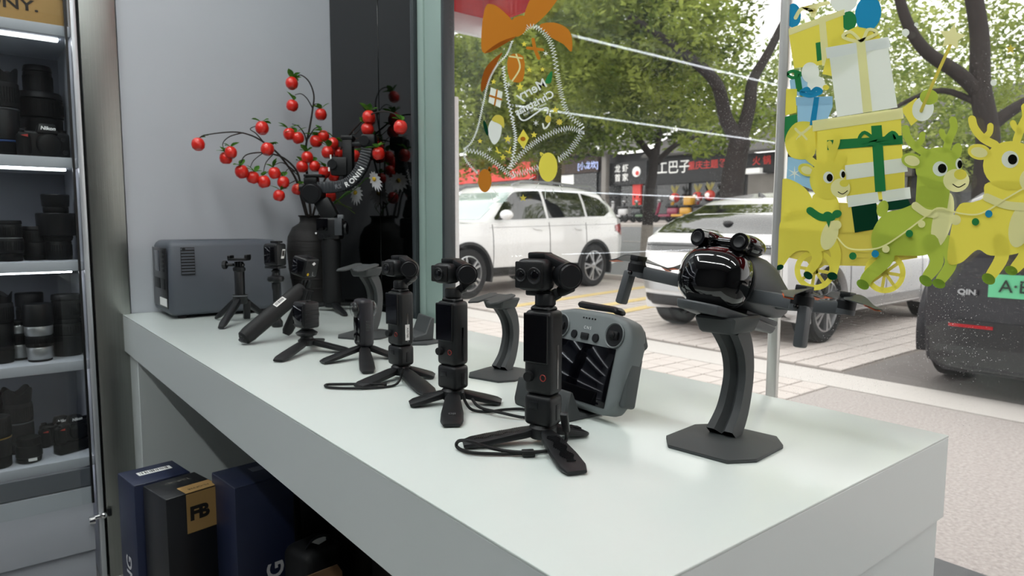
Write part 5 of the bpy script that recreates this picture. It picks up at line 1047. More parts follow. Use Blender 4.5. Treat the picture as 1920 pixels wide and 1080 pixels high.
# ================================================================== cars
WHITEP = pm('car_white', 'dcdcdd', .25, coat=1); DARKP = pm('car_dark_violet', '17161d', .32, 0, coat=.1, spec=.3); CGL = pm('car_glass', '0e1213', .03, coat=1, spec=.8); PLAS = pm('car_black_trim', '17181a', .5); TYRE = pm('tyre_rubber', '111214', .8, bump=(60, .3)); ALLOY = pm('alloy', 'b9babc', .3, .85); TAIL = pm('tail_red', 'a0161c', .15, coat=1); SILV = pm('car_silver_trim', 'a9abad', .3, .8); DKAL = pm('dark_alloy', '44464a', .35, .8)
def lerpc(c, x):
    if x <= c[0][0]: return c[0][1]
    for (a, u), (b_, v_) in zip(c, c[1:]):
        if x <= b_: t = (x-a)/(b_-a); t = t*t*(3-2*t)*.5+t*.5; return u+(v_-u)*t
    return c[-1][1]
def car(name, label, loc, rz, sp, paint, scale=1., detail='side', rims=ALLOY, plate=None):
    t = thing(name, label, 'car', loc, rz, 'cars parked outside'); t.scale = (scale,)*3
    x0, x1 = sp['x']; n = 110; vs = []; fs = []
    for i in range(n):
        x = x0+(x1-x0)*i/(n-1); zb = lerpc(sp['zb'], x); zs = lerpc(sp['zs'], x); zr = max(zs, lerpc(sp['zr'], x)); hw = lerpc(sp['hw'], x)
        d = zs-zb; g_ = max(0, min(1, (zr-zs)/.35)); rw = hw*(.93-.20*g_)
        half = [(0, zb), (.85*hw, zb), (.97*hw, zb+.07*min(1, d)), (hw, zb+.38*d), (.995*hw, zb+.66*d), (.985*hw, zb+.80*d), (.955*hw, zs), (.93*hw, zs+.015), (.93*hw+(rw-.93*hw)*.5, zs+(zr-zs)*.5), (rw, zr-.08*g_), (rw*.93, zr-.035*g_), (rw*.8, zr-.006), (rw*.45, zr+.012), (0, zr+.018)]
        full = [(y_, z_) for y_, z_ in half]+[(-y_, z_) for y_, z_ in half[-2:0:-1]]
        vs += [(x, y_, z_) for y_, z_ in full]
    K = len(full)
    for i in range(n-1):
        for k in range(K): l = (k+1) % K; fs.append((i*K+k, i*K+l, (i+1)*K+l, (i+1)*K+k))
    fs += [tuple(range(K))[::-1], tuple((n-1)*K+k for k in range(K))]
    sh = MB().add(vs, fs); bvh = BVHTree.FromPolygons([V(v_) for v_ in vs], fs)
    ob = sh.build('body', paint, t, smooth=50)
    rwh = sp['rw']; cut = MB(); HW = max(h_ for _, h_ in sp['hw'])
    for wx in sp['wheels']: cut.cyl((wx, -HW-.2, rwh), (wx, -HW+.30, rwh), rwh*1.14, n=36).cyl((wx, HW-.30, rwh), (wx, HW+.2, rwh), rwh*1.14, n=36)
    co = cut.build('arch_cutter', None); bo = ob.modifiers.new('arch', 'BOOLEAN'); bo.object = co; bo.operation = 'DIFFERENCE'; bo.solver = 'EXACT'
    ob.parent = None; bpy.context.view_layer.update()
    me = bpy.data.meshes.new_from_object(ob.evaluated_get(bpy.context.evaluated_depsgraph_get())); ob.modifiers.clear(); ob.data = me; ob.parent = t
    me.polygons.foreach_set('use_smooth', [True]*len(me.polygons)); me.set_sharp_from_angle(angle=R(40)); bpy.data.objects.remove(co)
    def hit(o, d):
        h_ = bvh.ray_cast(V(o), V(d)); return (h_[0], h_[1]) if h_[0] is not None else (None, None)
    def patch(nm, mat, axis, low, high, nn=24, mm=8, off=.006, parent=t):
        vs = []; fs = []; u0, u1 = low[0][0], low[-1][0]
        for i in range(nn+1):
            u = u0+(u1-u0)*i/nn
            def ip(c):
                for (a, p), (b_, q) in zip(c, c[1:]):
                    if a <= u <= b_+1e-9: return p+(q-p)*(u-a)/(b_-a)
                return c[-1][1]
            zl, zh = ip(low), ip(high)
            for j in range(mm+1):
                z_ = zl+(zh-zl)*j/mm
                o, d = {'L': ((u, 3, z_), (0, -1, 0)), 'R': ((u, -3, z_), (0, 1, 0)), 'B': ((x0-2, u, z_), (1, 0, 0)), 'F': ((x1+2, u, z_), (-1, 0, 0))}[axis]
                h_, nr = hit(o, d)
                if h_ is None: h_ = V(vs[-1]) if vs else V(o)+V(d)*2; nr = V((0, 0, 0))
                vs.append(h_-V(d)*off)
        for i in range(nn):
            for j in range(mm): a = i*(mm+1)+j; fs.append((a, a+1, a+mm+2, a+mm+1))
        m = MB().add(vs, fs)
        if axis in 'LB': m.f = [f[::-1] for f in m.f]
        return m.build(nm, mat, parent, smooth=60)
    for wx in sp['wheels']:
        for s_ in (-1, 1):
            yo = s_*(HW-.03)
            ar = MB(); a0 = [i*math.pi/20-.15 for i in range(24)]; ro, ri = rwh*1.24, rwh*1.125
            vs2 = []; fs2 = []
            for a in a0: vs2 += [(wx+ro*math.cos(a), s_*(HW+.006), rwh+ro*math.sin(a)), (wx+ri*math.cos(a), s_*(HW+.008), rwh+ri*math.sin(a)), (wx+ri*math.cos(a), s_*(HW-.30), rwh+ri*math.sin(a)), (wx+ro*math.cos(a), s_*(HW-.04), rwh+ro*math.sin(a))]
            for i in range(23):
                for k in range(3): fs2.append((i*4+k, i*4+k+1, i*4+5+k, i*4+4+k))
                fs2.append((i*4+3, i*4, i*4+4, i*4+7))
            MB().add(vs2, fs2).build('arch_trim', PLAS if sp.get('clad', 1) else paint, t)
            Wm = trs((wx, yo, rwh), rx=90 if s_ < 0 else -90)
            wl = MB().lathe([(rwh*.66, -.20), (rwh*.9, -.21), (rwh*.985, -.19), (rwh, -.15), (rwh, -.05), (rwh*.985, -.01), (rwh*.9, .012), (rwh*.70, .004), (rwh*.66, -.01)], 40, Wm, cap=False).build('wheel', TYRE, t)
            rm = MB().lathe([(rwh*.70, -.14), (rwh*.70, .002), (rwh*.66, .006), (rwh*.64, -.03), (rwh*.62, -.12)], 40, Wm, cap=False).lathe([(rwh*.16, -.05), (rwh*.16, .0), (rwh*.06, .008)], 20, Wm)
            for i in range(5):
                for da in (-.17, .17):
                    a = i*2*math.pi/5; rm.bar((rwh*.12*math.cos(a), rwh*.12*math.sin(a), -.006), (rwh*.67*math.cos(a+da), rwh*.67*math.sin(a+da), -.012), rwh*.085, .03, Wm, 0)
            rm.build('rim', rims, wl); MB().lathe([(rwh*.62, -.13), (rwh*.05, -.13)], 24, Wm).build('brake_disc', PLAS, wl)
    for s_ in 'LR':
        for nm, lo, hi in sp['side_glass']: patch('side_window', CGL, s_, lo, hi)
        for x_ in sp['door_lines']: patch('door_seam', PLAS, s_, [(x_-.006, .40), (x_+.006, .40)], [(x_-.006, sp['belt']-.03), (x_+.006, sp['belt']-.03)], 1, 14, .003)
        for x_ in sp['handles']: patch('door_handle', paint if sp.get('clad', 1) else PLAS, s_, [(x_-.09, sp['belt']-.15), (x_+.09, sp['belt']-.14)], [(x_-.09, sp['belt']-.115), (x_+.09, sp['belt']-.105)], 6, 2, .018)
        patch('sill_trim', PLAS if sp.get('clad', 1) else SILV, s_, [(sp['wheels'][0]+rwh*1.2, sp['zb_mid']+.02), (sp['wheels'][1]-rwh*1.2, sp['zb_mid']+.02)], [(sp['wheels'][0]+rwh*1.2, sp['zb_mid']+.15), (sp['wheels'][1]-rwh*1.2, sp['zb_mid']+.15)], 16, 3, .01)
    patch('rear_window', CGL, 'B', sp['rear_glass'][0], sp['rear_glass'][1], 24, 10, .008)
    patch('windscreen', CGL if paint is not WHITEP else sp.get('wsm', CGL), 'F', sp['wind'][0], sp['wind'][1], 24, 10, .008)
    for s_ in (-1, 1):
        MB().sph((sp['mirror'][0], s_*(HW+.10), sp['mirror'][1]), (.085, .11, .075), 16, 10).build('wing_mirror', paint, t)
        MB().bar((sp['mirror'][0], s_*(HW-.05), sp['mirror'][1]-.06), (sp['mirror'][0], s_*(HW+.06), sp['mirror'][1]-.04), .05, .03, None, .005).build('mirror_arm', PLAS, t)
    return t, patch, HW
tig = dict(x=(-2.36, 2.36), rw=.355, wheels=(-1.38, 1.41), zb_mid=.27, belt=1.10, clad=1,
    zb=[(-2.36, .50), (-2.2, .36), (-1.8, .28), (1.8, .27), (2.2, .30), (2.36, .42)], zs=[(-2.36, .95), (-2.28, 1.12), (-1.9, 1.16), (0, 1.10), (.95, 1.06), (1.5, 1.02), (2.0, .95), (2.28, .86), (2.36, .74)],
    zr=[(-2.36, .9), (-2.26, 1.2), (-2.02, 1.50), (-1.8, 1.60), (-1.2, 1.66), (-.3, 1.68), (.2, 1.62), (.55, 1.44), (1.15, 1.04), (2.36, .5)], hw=[(-2.36, .62), (-2.28, .80), (-2.05, .89), (-1.5, .925), (0, .93), (1.5, .92), (2.0, .88), (2.25, .76), (2.36, .55)],
    side_glass=[('f', [(-.22, 1.13), (.86, 1.10)], [(-.22, 1.56), (.30, 1.52), (.86, 1.13)]), ('r', [(-1.18, 1.165), (-.28, 1.135)], [(-1.18, 1.55), (-.28, 1.565)]), ('q', [(-1.92, 1.26), (-1.70, 1.18), (-1.24, 1.17)], [(-1.92, 1.34), (-1.70, 1.48), (-1.24, 1.545)])],
    door_lines=(-1.15, -.25, .95), handles=(-.95, .02), rear_glass=([(-.66, 1.22), (.66, 1.22)], [(-.52, 1.50), (.52, 1.50)]), wind=([(-.70, 1.10), (.70, 1.10)], [(-.58, 1.52), (.58, 1.52)]), mirror=(.80, 1.17), wsm=pm('windscreen_pale', '9fb0ae', .06, coat=1))
fw, rwv = V((5.35, 7.62, 0)), V((8.08, 7.93, 0)); ax = (fw-rwv).normalized(); ang = math.degrees(math.atan2(ax.y, ax.x))
cen = (fw+rwv)/2+V((ax.y, -ax.x, 0))*.90
t, patch, HW = car('white_suv', 'white suv seen from the side with roof rails, nearest the left window pane', cen, ang, tig, WHITEP)
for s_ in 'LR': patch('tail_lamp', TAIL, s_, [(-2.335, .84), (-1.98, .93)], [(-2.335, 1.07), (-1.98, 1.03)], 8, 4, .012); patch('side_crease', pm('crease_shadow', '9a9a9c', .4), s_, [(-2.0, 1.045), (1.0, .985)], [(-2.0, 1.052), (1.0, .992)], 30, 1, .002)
for s_ in (-1, 1): MB().tube([(-1.75, s_*.63, 1.60), (-1.6, s_*.63, 1.665), (-.6, s_*.635, 1.70), (.1, s_*.63, 1.69), (.3, s_*.63, 1.63)], .016, 8).build('roof_rail', SILV, t)
patch('head_lamp', SILV, 'F', [(-.78, .80), (-.45, .80)], [(-.78, .90), (-.45, .88)], 6, 3); patch('head_lamp', SILV, 'F', [(.45, .80), (.78, .80)], [(.45, .88), (.78, .90)], 6, 3); patch('grille', PLAS, 'F', [(-.44, .70), (.44, .70)], [(-.44, .86), (.44, .86)], 8, 3)
car('white_car', 'second white car parked just behind the nearest white suv', cen+V((-.15, 2.9, 0)), ang, tig, WHITEP)
ev = dict(x=(-2.35, 2.35), rw=.37, wheels=(-1.62, 1.40), zb_mid=.24, belt=1.0, clad=0,
    zb=[(-2.35, .42), (-2.2, .27), (-1.9, .23), (1.9, .22), (2.35, .36)], zs=[(-2.35, .84), (-2.3, 1.02), (-2.1, 1.06), (-1.2, 1.02), (.9, .96), (1.6, .92), (2.2, .76), (2.35, .62)],
    zr=[(-2.35, .8), (-2.22, 1.06), (-1.85, 1.29), (-1.35, 1.46), (-.8, 1.54), (-.1, 1.56), (.4, 1.48), (1.35, .97), (2.35, .5)], hw=[(-2.35, .66), (-2.27, .84), (-2.05, .925), (-1.5, .955), (0, .955), (1.5, .945), (2.05, .87), (2.35, .6)],
    side_glass=[('f', [(-.2, 1.03), (.95, 1.0)], [(-.2, 1.40), (.3, 1.37), (.95, 1.02)]), ('r', [(-1.5, 1.07), (-.26, 1.035)], [(-1.5, 1.22), (-1.0, 1.36), (-.26, 1.40)])],
    door_lines=(-1.15, -.22, .9), handles=(-.95, .05), rear_glass=([(-.76, 1.09), (.76, 1.09)], [(-.60, 1.40), (.60, 1.40)]), wind=([(-.72, 1.02), (.72, 1.02)], [(-.58, 1.40), (.58, 1.40)]), mirror=(.85, 1.05))
S_ = .885
t, patch, HW = car('white_hatchback', 'white car seen from its tail with black light bar, behind the drone', (5.18+2.35*S_, 3.75, 0), 2, ev, WHITEP, S_, rims=ALLOY)
patch('light_bar', CGL, 'B', [(-.86, .895), (.86, .895)], [(-.86, .985), (.86, .985)], 30, 3, .012); patch('lamp_line', PLAS, 'B', [(-.84, .95), (.84, .95)], [(-.84, .965), (.84, .965)], 30, 1, .016)
patch('bumper_bar', SILV, 'B', [(-.84, .47), (.84, .47)], [(-.84, .56), (.84, .56)], 30, 3, .03); patch('lower_bumper', PLAS, 'B', [(-.80, .25), (.80, .25)], [(-.84, .42), (.84, .42)], 30, 4, .012); patch('vent_grille', PLAS, 'B', [(-.80, .46), (-.30, .46)], [(-.80, .53), (-.30, .53)], 8, 2, .034)
patch('number_plate', pm('plate_green', '5fb98a', .5), 'B', [(-.22, .64), (.22, .64)], [(-.22, .78), (.22, .78)], 4, 2, .012); patch('boot_seam', PLAS, 'B', [(-.82, .60), (.82, .60)], [(-.82, .606), (.82, .606)], 20, 1, .004)
MB().prism([(-.10, 0), (.08, 0), (-.09, .055), (-.10, .055)], -.012, .012, MX(((1, 0, 0, -1.25), (0, 0, 1, 0), (0, 1, 0, 1.485), (0, 0, 0, 1))), bev=.006).build('roof_fin', GLOSS, t)
MB().bar((-2.02, -.05, 1.20), (-1.93, .33, 1.245), .02, .02, None, .004).sph((-2.04, -.06, 1.19), (.05, .06, .03), 12, 8).build('rear_wiper', PLAS, t)
dk = dict(ev); dk['zb'] = [(-2.35, .20), (-2.25, .15), (-1.9, .15), (1.9, .2), (2.35, .36)]; dk['zr'] = [(-2.35, .9), (-2.22, 1.10), (-1.9, 1.34), (-1.4, 1.52), (-.6, 1.61), (.1, 1.60), (.5, 1.5), (1.35, 1.0), (2.35, .5)]; dk['rear_glass'] = ([(-.7, 1.12), (.7, 1.12)], [(-.56, 1.46), (.56, 1.46)])
t, patch, HW = car('dark_car', 'dark violet car seen from its tail with green number plate, behind the reindeer sticker', (4.62+2.35*.96, .87, 0), 0, dk, DARKP, .96, rims=DKAL)
patch('light_bar', TAIL, 'B', [(-.88, .95), (.88, .95)], [(-.88, 1.0), (.88, 1.0)], 30, 2, .012)
patch('lower_bumper', PLAS, 'B', [(-.84, .22), (-.66, .19), (.66, .19), (.84, .22)], [(-.84, .42), (-.66, .50), (.66, .50), (.84, .42)], 30, 4, .014); 
for s_ in (-1, 1): patch('reflector', TAIL, 'B', [(s_*.55-.12, .455), (s_*.55+.12, .455)], [(s_*.55-.12, .475), (s_*.55+.12, .475)], 8, 1, .022)
pl = patch('number_plate', pm('plate_green', '5fb98a', .5), 'B', [(.03, .655), (.47, .655)], [(.03, .795), (.47, .795)], 6, 2, .014)
text_mesh('A·ES', .105, face_m((-2.372, .415, .722), (0, -1, 0), (0, 0, 1)), bold=.001, align='LEFT').build('lettering', pm('plate_ink', '12241b', .6), pl)
text_mesh('QIN', .045, face_m((-2.372, .58, .675), (0, -1, 0), (0, 0, 1)), bold=.002, sx=1.2).build('badge', SILV, t)

# ================================================================== trees
BARK = pm('bark', '2c2522', .9, noise=(14, .9, (1, 1, .3)), col2='1d1816', bump=(20, .8, (1, 1, .25))); LIME = pm('whitewash', '8f8880', .9, noise=(8, .9), col2='6a635c')
LV = [leafy('leaf_olive', 'b4c064', '55662c', .6, 1.6), leafy('leaf_mid_green', '9caf56', '4a5c2c', .6, 1.4), leafy('leaf_pale', 'bcc57a', '74864a', .6, 1.6)]
def dep(px, py, d): return CAM+ray(px, py)*d
def leaves(n, blobs, size, rnd):
    m = MB(); tot = sum(b_[3]*b_[4]*b_[5] for b_ in blobs)**1 if blobs else 1
    for bx_, by_, bz_, rx, ry, rz_ in blobs:
        k = int(n*rx*ry*rz_/tot)
        for i in range(k):
            while True:
                p = V((rnd.uniform(-1, 1), rnd.uniform(-1, 1), rnd.uniform(-1, 1)))
                if p.length < 1 and p.length > rnd.uniform(0, .75): break
            c = V((bx_+p.x*rx, by_+p.y*ry, bz_+p.z*rz_)); d = V((rnd.gauss(0, 1), rnd.gauss(0, 1), rnd.gauss(0, .5)-.25)).normalized(); s_ = d.cross(V((rnd.gauss(0, .5), rnd.gauss(0, .5), 1))).normalized(); L = size*rnd.uniform(.6, 1.3)
            o = len(m.v); m.v += [c-d*L*.5, c+s_*L*.26, c+d*L*.5, c-s_*L*.26]; m.f.append((o, o+1, o+2, o+3))
    return m
def tree(label, trunks, blobs, n, size, mat, seed, lime=None):
    rnd = random.Random(seed); b0 = trunks[0][0][0]; base = V((b0.x, b0.y, gz(b0.x)-.02))
    t = thing('street_tree', label, 'tree', base, 0, 'street trees outside')
    for k, (pts, r0, r1) in enumerate(trunks):
        P = [p-base for p in pts]
        if k == 0: P[0] = V((P[0].x, P[0].y, 0))
        Q = catmull(P, 5); nn = len(Q); MB().tube(Q, [r0+(r1-r0)*i/(nn-1) for i in range(nn)], 10).build('trunk' if k == 0 else 'bough', BARK, t)
        if k == 0 and lime: q = P[0]; d = (V(P[1])-q).normalized(); MB().cyl(q, q+d*lime, r0*1.05, r0*1.0, n=14, cap=False).build('whitewash_band', LIME, t)
    f = leaves(n, [tuple(b_[0]-base)+tuple(b_[1]) for b_ in blobs], size, rnd).build('foliage', mat, t, smooth=0); f['kind'] = 'stuff'
    return t
def bl_(px, py, d, r, ry=None, rz_=None): return (dep(px, py, d), (r, ry or r, rz_ or r*.8))
tree('big forked tree with dark trunk, right of the left window pane', [([dep(1366, 430, 11), dep(1372, 360, 11), dep(1380, 300, 11), dep(1388, 262, 11)], .20, .165), ([dep(1388, 265, 11), dep(1362, 225, 11), dep(1345, 160, 10.8), dep(1305, 118, 10.6), dep(1240, 70, 10.4), dep(1180, 30, 10.2)], .13, .05), ([dep(1388, 265, 11), dep(1405, 200, 11), dep(1412, 150, 11.1), dep(1440, 100, 11.2), dep(1480, 20, 11.3)], .12, .06)],
     [bl_(1180, 60, 11, 1.5), bl_(1290, 20, 11.5, 1.3), bl_(1080, 110, 11.5, 1.3), bl_(1270, 150, 12, 1.1), bl_(1180, 170, 12, 1.0), bl_(1440, 210, 13, .9), bl_(1330, 240, 12.5, .7), bl_(1120, -40, 11, 1.4)], 20000, .13, LV[0], 11)
tree('slender tree with whitewashed foot before the restaurant signs', [([dep(1212, 432, 17), dep(1217, 370, 17), dep(1224, 320, 17), dep(1226, 280, 17)], .15, .11), ([dep(1228, 300, 17), dep(1190, 250, 17), dep(1170, 190, 16.5), dep(1150, 120, 16)], .10, .04), ([dep(1232, 305, 17), dep(1270, 270, 17), dep(1340, 245, 17)], .09, .03), ([dep(1230, 290, 17), dep(1240, 230, 17), dep(1250, 150, 17)], .09, .03)],
     [bl_(1150, 190, 17, 1.7), bl_(1240, 170, 18, 1.7), bl_(1060, 200, 17, 1.6), bl_(1340, 210, 18, 1.5), bl_(1000, 130, 18, 1.8), bl_(1160, 80, 19, 1.9), bl_(1300, 90, 19, 1.7), bl_(1080, 260, 16, .8), bl_(1320, 262, 16, .6)], 22000, .17, LV[1], 12, .8)
tree('bushy tree filling the upper left of the left window pane', [([dep(905, 425, 18), dep(910, 330, 18), dep(900, 250, 18), dep(890, 150, 18)], .19, .09), ([dep(902, 260, 18), dep(950, 170, 17), dep(1010, 90, 17)], .09, .03)],
     [bl_(870, 170, 14, 1.3), bl_(940, 110, 14.5, 1.5), bl_(1010, 170, 15, 1.3), bl_(880, 270, 15, 1.1), bl_(960, 260, 16, 1.2), bl_(1040, 60, 15, 1.4), bl_(900, 60, 15, 1.3), bl_(1050, 240, 17, 1.1)], 20000, .15, LV[0], 13)
tree('dark-boughed tree behind the reindeer sticker in the right pane', [([dep(1842, 470, 9), dep(1848, 350, 9), dep(1852, 250, 9), dep(1838, 160, 9), dep(1836, 60, 9), dep(1815, -60, 9)], .17, .10), ([dep(1850, 190, 9), dep(1800, 140, 9), dep(1735, 95, 9), dep(1700, 40, 9), dep(1680, -30, 9)], .10, .06), ([dep(1852, 240, 9), dep(1900, 205, 9), dep(1980, 160, 9)], .10, .06), ([dep(1846, 200, 9), dep(1770, 170, 9.2), dep(1700, 190, 9.4), dep(1640, 230, 9.6)], .05, .02)],
     [bl_(1740, 200, 10.5, .9), bl_(1780, 20, 10.5, .8), bl_(1890, 120, 11, .9), bl_(1700, 120, 12, .7), bl_(1920, 20, 10, .9), bl_(1600, 60, 12, 1.0), bl_(1850, 260, 12, .9), bl_(1950, 230, 11, 1.), bl_(1530, 150, 13, 1.1)], 12000, .115, LV[2], 14)
tree('pale leafy tree far behind the sleigh sticker', [([dep(1660, 440, 20), dep(1662, 330, 20), dep(1670, 200, 20), dep(1660, 90, 20)], .2, .08)],
     [bl_(1640, 120, 20, 2.2), bl_(1740, 220, 21, 2.0), bl_(1560, 220, 20, 1.8), bl_(1860, 180, 21, 2.2), bl_(1480, 150, 21, 1.8), bl_(1920, 290, 21, 1.6)], 9000, .19, LV[1], 15)
tree('far row of dark street trees beyond the road at the left', [([dep(1040, 428, 25), dep(1045, 330, 25), dep(1050, 200, 25)], .22, .1)],
     [bl_(860, 190, 24, 2.5), bl_(960, 200, 25, 2.6), bl_(1060, 200, 25, 2.5), bl_(1160, 190, 26, 2.5), bl_(1280, 200, 26, 2.2), bl_(900, 80, 26, 2.9), bl_(1040, 70, 26, 2.9), bl_(1200, 60, 26, 2.8)], 13000, .25, LV[1], 16)

# ================================================================== shops across the road
XF = 28.0; DKW = pm('shop_black_board', '1b1c1e', .5, noise=(2, .8), col2='151618'); DKG = pm('shop_glass', '16191b', .15, coat=.6); ROOFT = pm('grey_roof_tiles', '565453', .8, noise=(2, .9), col2='45433f', bump=(6, 1)); SHW = pm('shop_sign_white', 'e8e6e2', .5, emit=('ffffff', .35)); SHR = pm('shop_sign_red', 'c23a34', .5, emit=('d03028', .35)); CONC = pm('shop_concrete', '8e8a86', .8, noise=(3, .8), col2='7c7874')
def rect(m, pxa, pxb, pya, pyb, x, dx):
    a, b_ = atx(pxa, pya, x), atx(pxb, pyb, x); m.box((x+dx/2, (a.y+b_.y)/2, (a.z+b_.z)/2), (dx, abs(a.y-b_.y), abs(a.z-b_.z))); return m
def shop(label, pxa, pxb, top, signs, wall=DKW, roof=True, front=()):
    a, b_ = atx(pxa, 425, XF), atx(pxb, 425, XF); z0 = gz(28)+.08; z1 = atx((pxa+pxb)/2, top, XF).z; yc, wy = (a.y+b_.y)/2, abs(a.y-b_.y)-.05
    t = thing('shop_building', label, 'building', (XF, yc, z0), 0, 'shops across the road'); o = V((XF, yc, z0))
    MB().box((3.0, 0, (z1-z0)/2), (6, wy, z1-z0)).build('wall', wall, t)
    if roof: MB().add([(-1.0, -wy/2, z1-z0), (4, -wy/2, z1-z0+2.6), (4, wy/2, z1-z0+2.6), (-1.0, wy/2, z1-z0), (-1.0, -wy/2, z1-z0+.12), (4, -wy/2, z1-z0+2.72), (4, wy/2, z1-z0+2.72), (-1.0, wy/2, z1-z0+.12)], [(0, 3, 2, 1), (4, 5, 6, 7), (0, 1, 5, 4), (2, 3, 7, 6), (1, 2, 6, 5), (0, 4, 7, 3)]).build('roof', ROOFT, t)
    for nm, mat, l_, r_, tp, bt, dep_ in front:
        m = rect(MB(), l_, r_, tp, bt, XF, -dep_); m.v = [p-o for p in m.v]; m.build(nm, mat, t)
    for (l_, r_, tp, bt, mat, texts) in signs:
        m = rect(MB(), l_, r_, tp, bt, XF-.1, -.25); m.v = [p-o for p in m.v]; s_ = m.build('sign_board', mat, t)
        for tx, cx, cy, hpx, tm_ in texts:
            c = atx(cx, cy, XF-.37); sc = hpx/FPX*(c-CAM).dot(CF)
            tt = text_mesh(tx, sc, face_m(c-o, (0, -1, 0), (0, 0, 1)), bold=sc*.012); tt.build('lettering', tm_, s_)
    return t
sh2 = shop('restaurant front with long black sign in white and red characters', 1222, 1392, 292, [(1228, 1388, 293, 338, DKW, [('工巴子', 1262, 315, 26, SHW), ('重庆主题餐厅', 1332, 309, 17, SHR)])], front=[('window', DKG, 1235, 1292, 345, 400, .1), ('window', DKG, 1300, 1380, 343, 398, .1)])
sh1 = shop('small shop with black signboard and round logo, left of the restaurant', 1138, 1221, 288, [(1142, 1218, 308, 345, DKW, [('龙 虾', 1165, 317, 15, SHW), ('首 家', 1165, 334, 15, SHW)])], front=[('window', DKG, 1165, 1215, 350, 402, .1), ('red_banner', SHR, 1191, 1205, 346, 384, .2)])
c = atx(1194, 322, XF-.36); o = sh1.location; MB().cyl((c.x-o.x, c.y-o.y, c.z-o.z), (c.x-o.x-.05, c.y-o.y, c.z-o.z), .27, n=20).build('round_logo', SHW, sh1); MB().cyl((c.x-o.x-.05, c.y-o.y-.08, c.z-o.z-.08), (c.x-o.x-.07, c.y-o.y-.08, c.z-o.z-.08), .12, n=14).build('logo_dot', SHR, sh1)
sh0 = shop('shop with small blue lit sign behind the white suv', 1010, 1127, 292, [(1052, 1126, 300, 322, pm('sign_brown', '3a2a22', .6), [('[小龙坎]', 1102, 311, 15, pm('sign_blue_white', 'b9c6f2', .5, emit=('a9bcff', .6)))])], front=[('window', DKG, 1030, 1120, 330, 395, .1), ('white_panel', SHW, 1048, 1078, 330, 346, .12)])
sh3 = shop('shop with red characters and grey shutter at the right of the left pane', 1393, 1500, 288, [(1400, 1478, 290, 322, DKW, [('火 锅', 1428, 302, 17, SHR)])], front=[('shutter', CONC, 1405, 1478, 328, 378, .1), ('lamp_box', SHW, 1404, 1438, 318, 325, .6)])
sh4 = shop('dark shopfront glimpsed behind the sleigh sticker', 1501, 1720, 285, [(1540, 1715, 300, 330, pm('sign_dull', '5e5a58', .6), [])], front=[('window', DKG, 1520, 1700, 340, 395, .1)])
sh5 = shop('shopfront row at the far right behind the last reindeer', 1721, 2060, 270, [(1760, 2040, 295, 330, DKW, [])], front=[('window', DKG, 1740, 1880, 345, 400, .1), ('window', DKG, 1890, 2030, 350, 400, .1)])
shl = shop('pale low shop block at the far left behind the white cars', 830, 1009, 285, [(860, 1005, 318, 335, SHR, [])], wall=pm('shop_brick', '6b5048', .8), front=[('window', DKG, 850, 1000, 345, 395, .1)])
c0 = atx(1134, 400, XF-.6); pz = atx(1134, 262, XF-.6).z; pl_ = thing('utility_column', 'pale concrete column between the shop signs', 'column', (XF-.6, c0.y, gz(27.4)+.08)); MB().box((0, 0, (pz-gz(27.4))/2), (.3, .34, pz-gz(27.4)), bev=.02).build('shaft', CONC, pl_); MB().box((0, 0, .15), (.42, .46, .3), bev=.02).build('foot', CONC, pl_)
for i, (px, py, cl) in enumerate(((1265, 371, 'd0403a'), (1308, 369, 'c93a30'), (1331, 366, 'cf4436'))):
    c = atx(px, py, XF-.55); t = thing('lantern', 'round red lantern with bright crown before the restaurant, %s' % ('leftmost', 'middle', 'rightmost')[i], 'lantern', (c.x, c.y, c.z), 0, 'red lanterns at the restaurant')
    MB().sph((0, 0, 0), (.24, .26, .24), 16, 10).build('globe', pm('lantern_red_%d' % i, cl, .5), t)
    m = MB()
    for k in range(9): a = k*2*math.pi/9; m.cyl((0, 0, .2), (.2*math.cos(a), .2*math.sin(a), .62-.08*(k % 2)), .05, .01, 6)
    m.build('crown', pm('lantern_crown', 'b9b06a', .6), t); MB().sph((-.22, 0, 0), (.05, .13, .11), 10, 7).build('emblem', SHW, t)
    MB().cyl((0, 0, .2), (0, 0, atx(px, 338, XF-.55).z-c.z), .015, n=6).build('cord', PLAS, t)
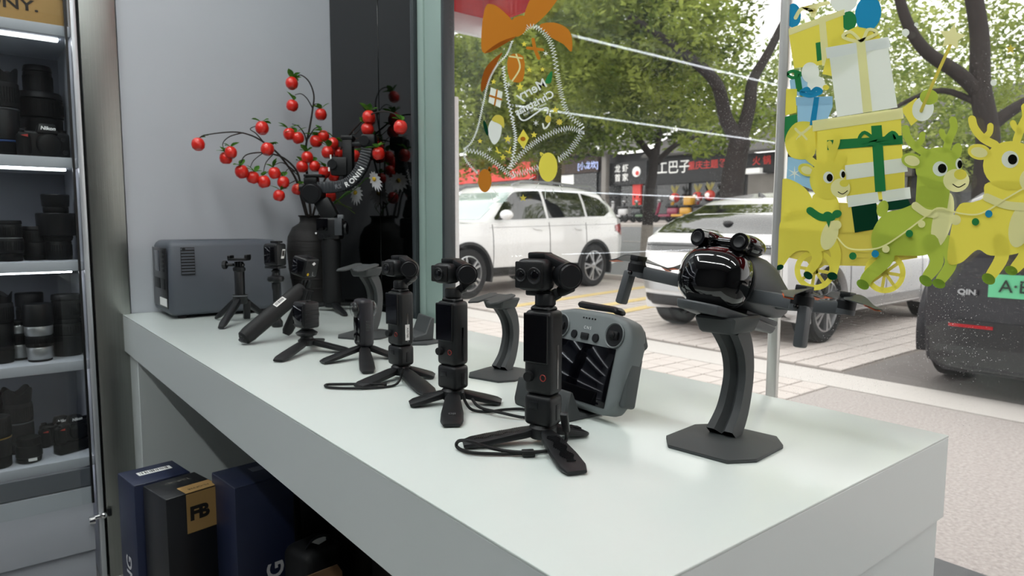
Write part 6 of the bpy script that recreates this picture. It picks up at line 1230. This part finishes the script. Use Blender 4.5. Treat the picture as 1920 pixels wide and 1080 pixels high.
# parked scooters
def scooter(label, px, py, col, rz):
    c = atx(px, py, 25.6); z0 = gz(25.6)+.13; t = thing('scooter', label, 'scooter', (25.6, c.y, z0), rz, 'scooters parked across the road'); B_ = pm('scooter_%s' % col, col, .35, coat=.5)
    for x in (-.58, .58):
        w_ = MB().lathe([(.14, -.05), (.20, -.06), (.235, -.03), (.235, .03), (.20, .06), (.14, .05)], 20, trs((x, 0, .235), rx=90)).build('wheel', TYRE, t); MB().cyl((x, -.04, .235), (x, .04, .235), .14, n=14).build('rim', DKAL, w_)
    MB().tube(catmull([(.55, 0, .35), (.45, 0, .6), (.36, 0, .95)], 4), .07, 8).build('front_shield', B_, t); MB().box((.02, 0, .32), (.7, .26, .12), bev=.04).build('floor_board', B_, t)
    MB().box((-.42, 0, .52), (.62, .26, .34), bev=.1, seg=3).build('tail_body', B_, t); MB().box((-.36, 0, .74), (.66, .26, .12), bev=.05, seg=3).build('saddle', PLAS, t)
    MB().bar((.35, -.22, 1.0), (.35, .22, 1.0), .04, .04, None, .01).build('handlebar', PLAS, t); MB().sph((.40, 0, 1.0), (.10, .12, .09), 12, 8).build('headlamp', ALLOY, t)
    for s_ in (-1, 1): MB().cyl((.35, s_*.15, 1.0), (.35, s_*.18, 1.22), .01, n=6).sph((.35, s_*.18, 1.25), (.02, .07, .05), 8, 6).build('mirror', PLAS, t)
    if col in ('d8a02a',): MB().box((-.62, 0, .98), (.42, .36, .40), bev=.03).build('delivery_box', B_, t)
for px, col, rz, lb in ((1158, 'cfcfd2', 82, 'pale grey scooter at the left end of the row across the road'), (1181, '35383c', 95, 'black scooter second in the row across the road'), (1204, '4d6b4a', 88, 'green scooter beside the whitewashed tree foot'), (1248, '8f2f4c', 92, 'dark pink scooter right of the whitewashed tree'), (1272, 'd8a02a', 86, 'yellow delivery scooter with box in the row across the road'), (1296, '2b2c30', 94, 'black scooter right of the yellow delivery scooter'), (1320, '7d2a2a', 85, 'dark red scooter at the right end of the row')):
    scooter(lb, px, 412, col, rz)
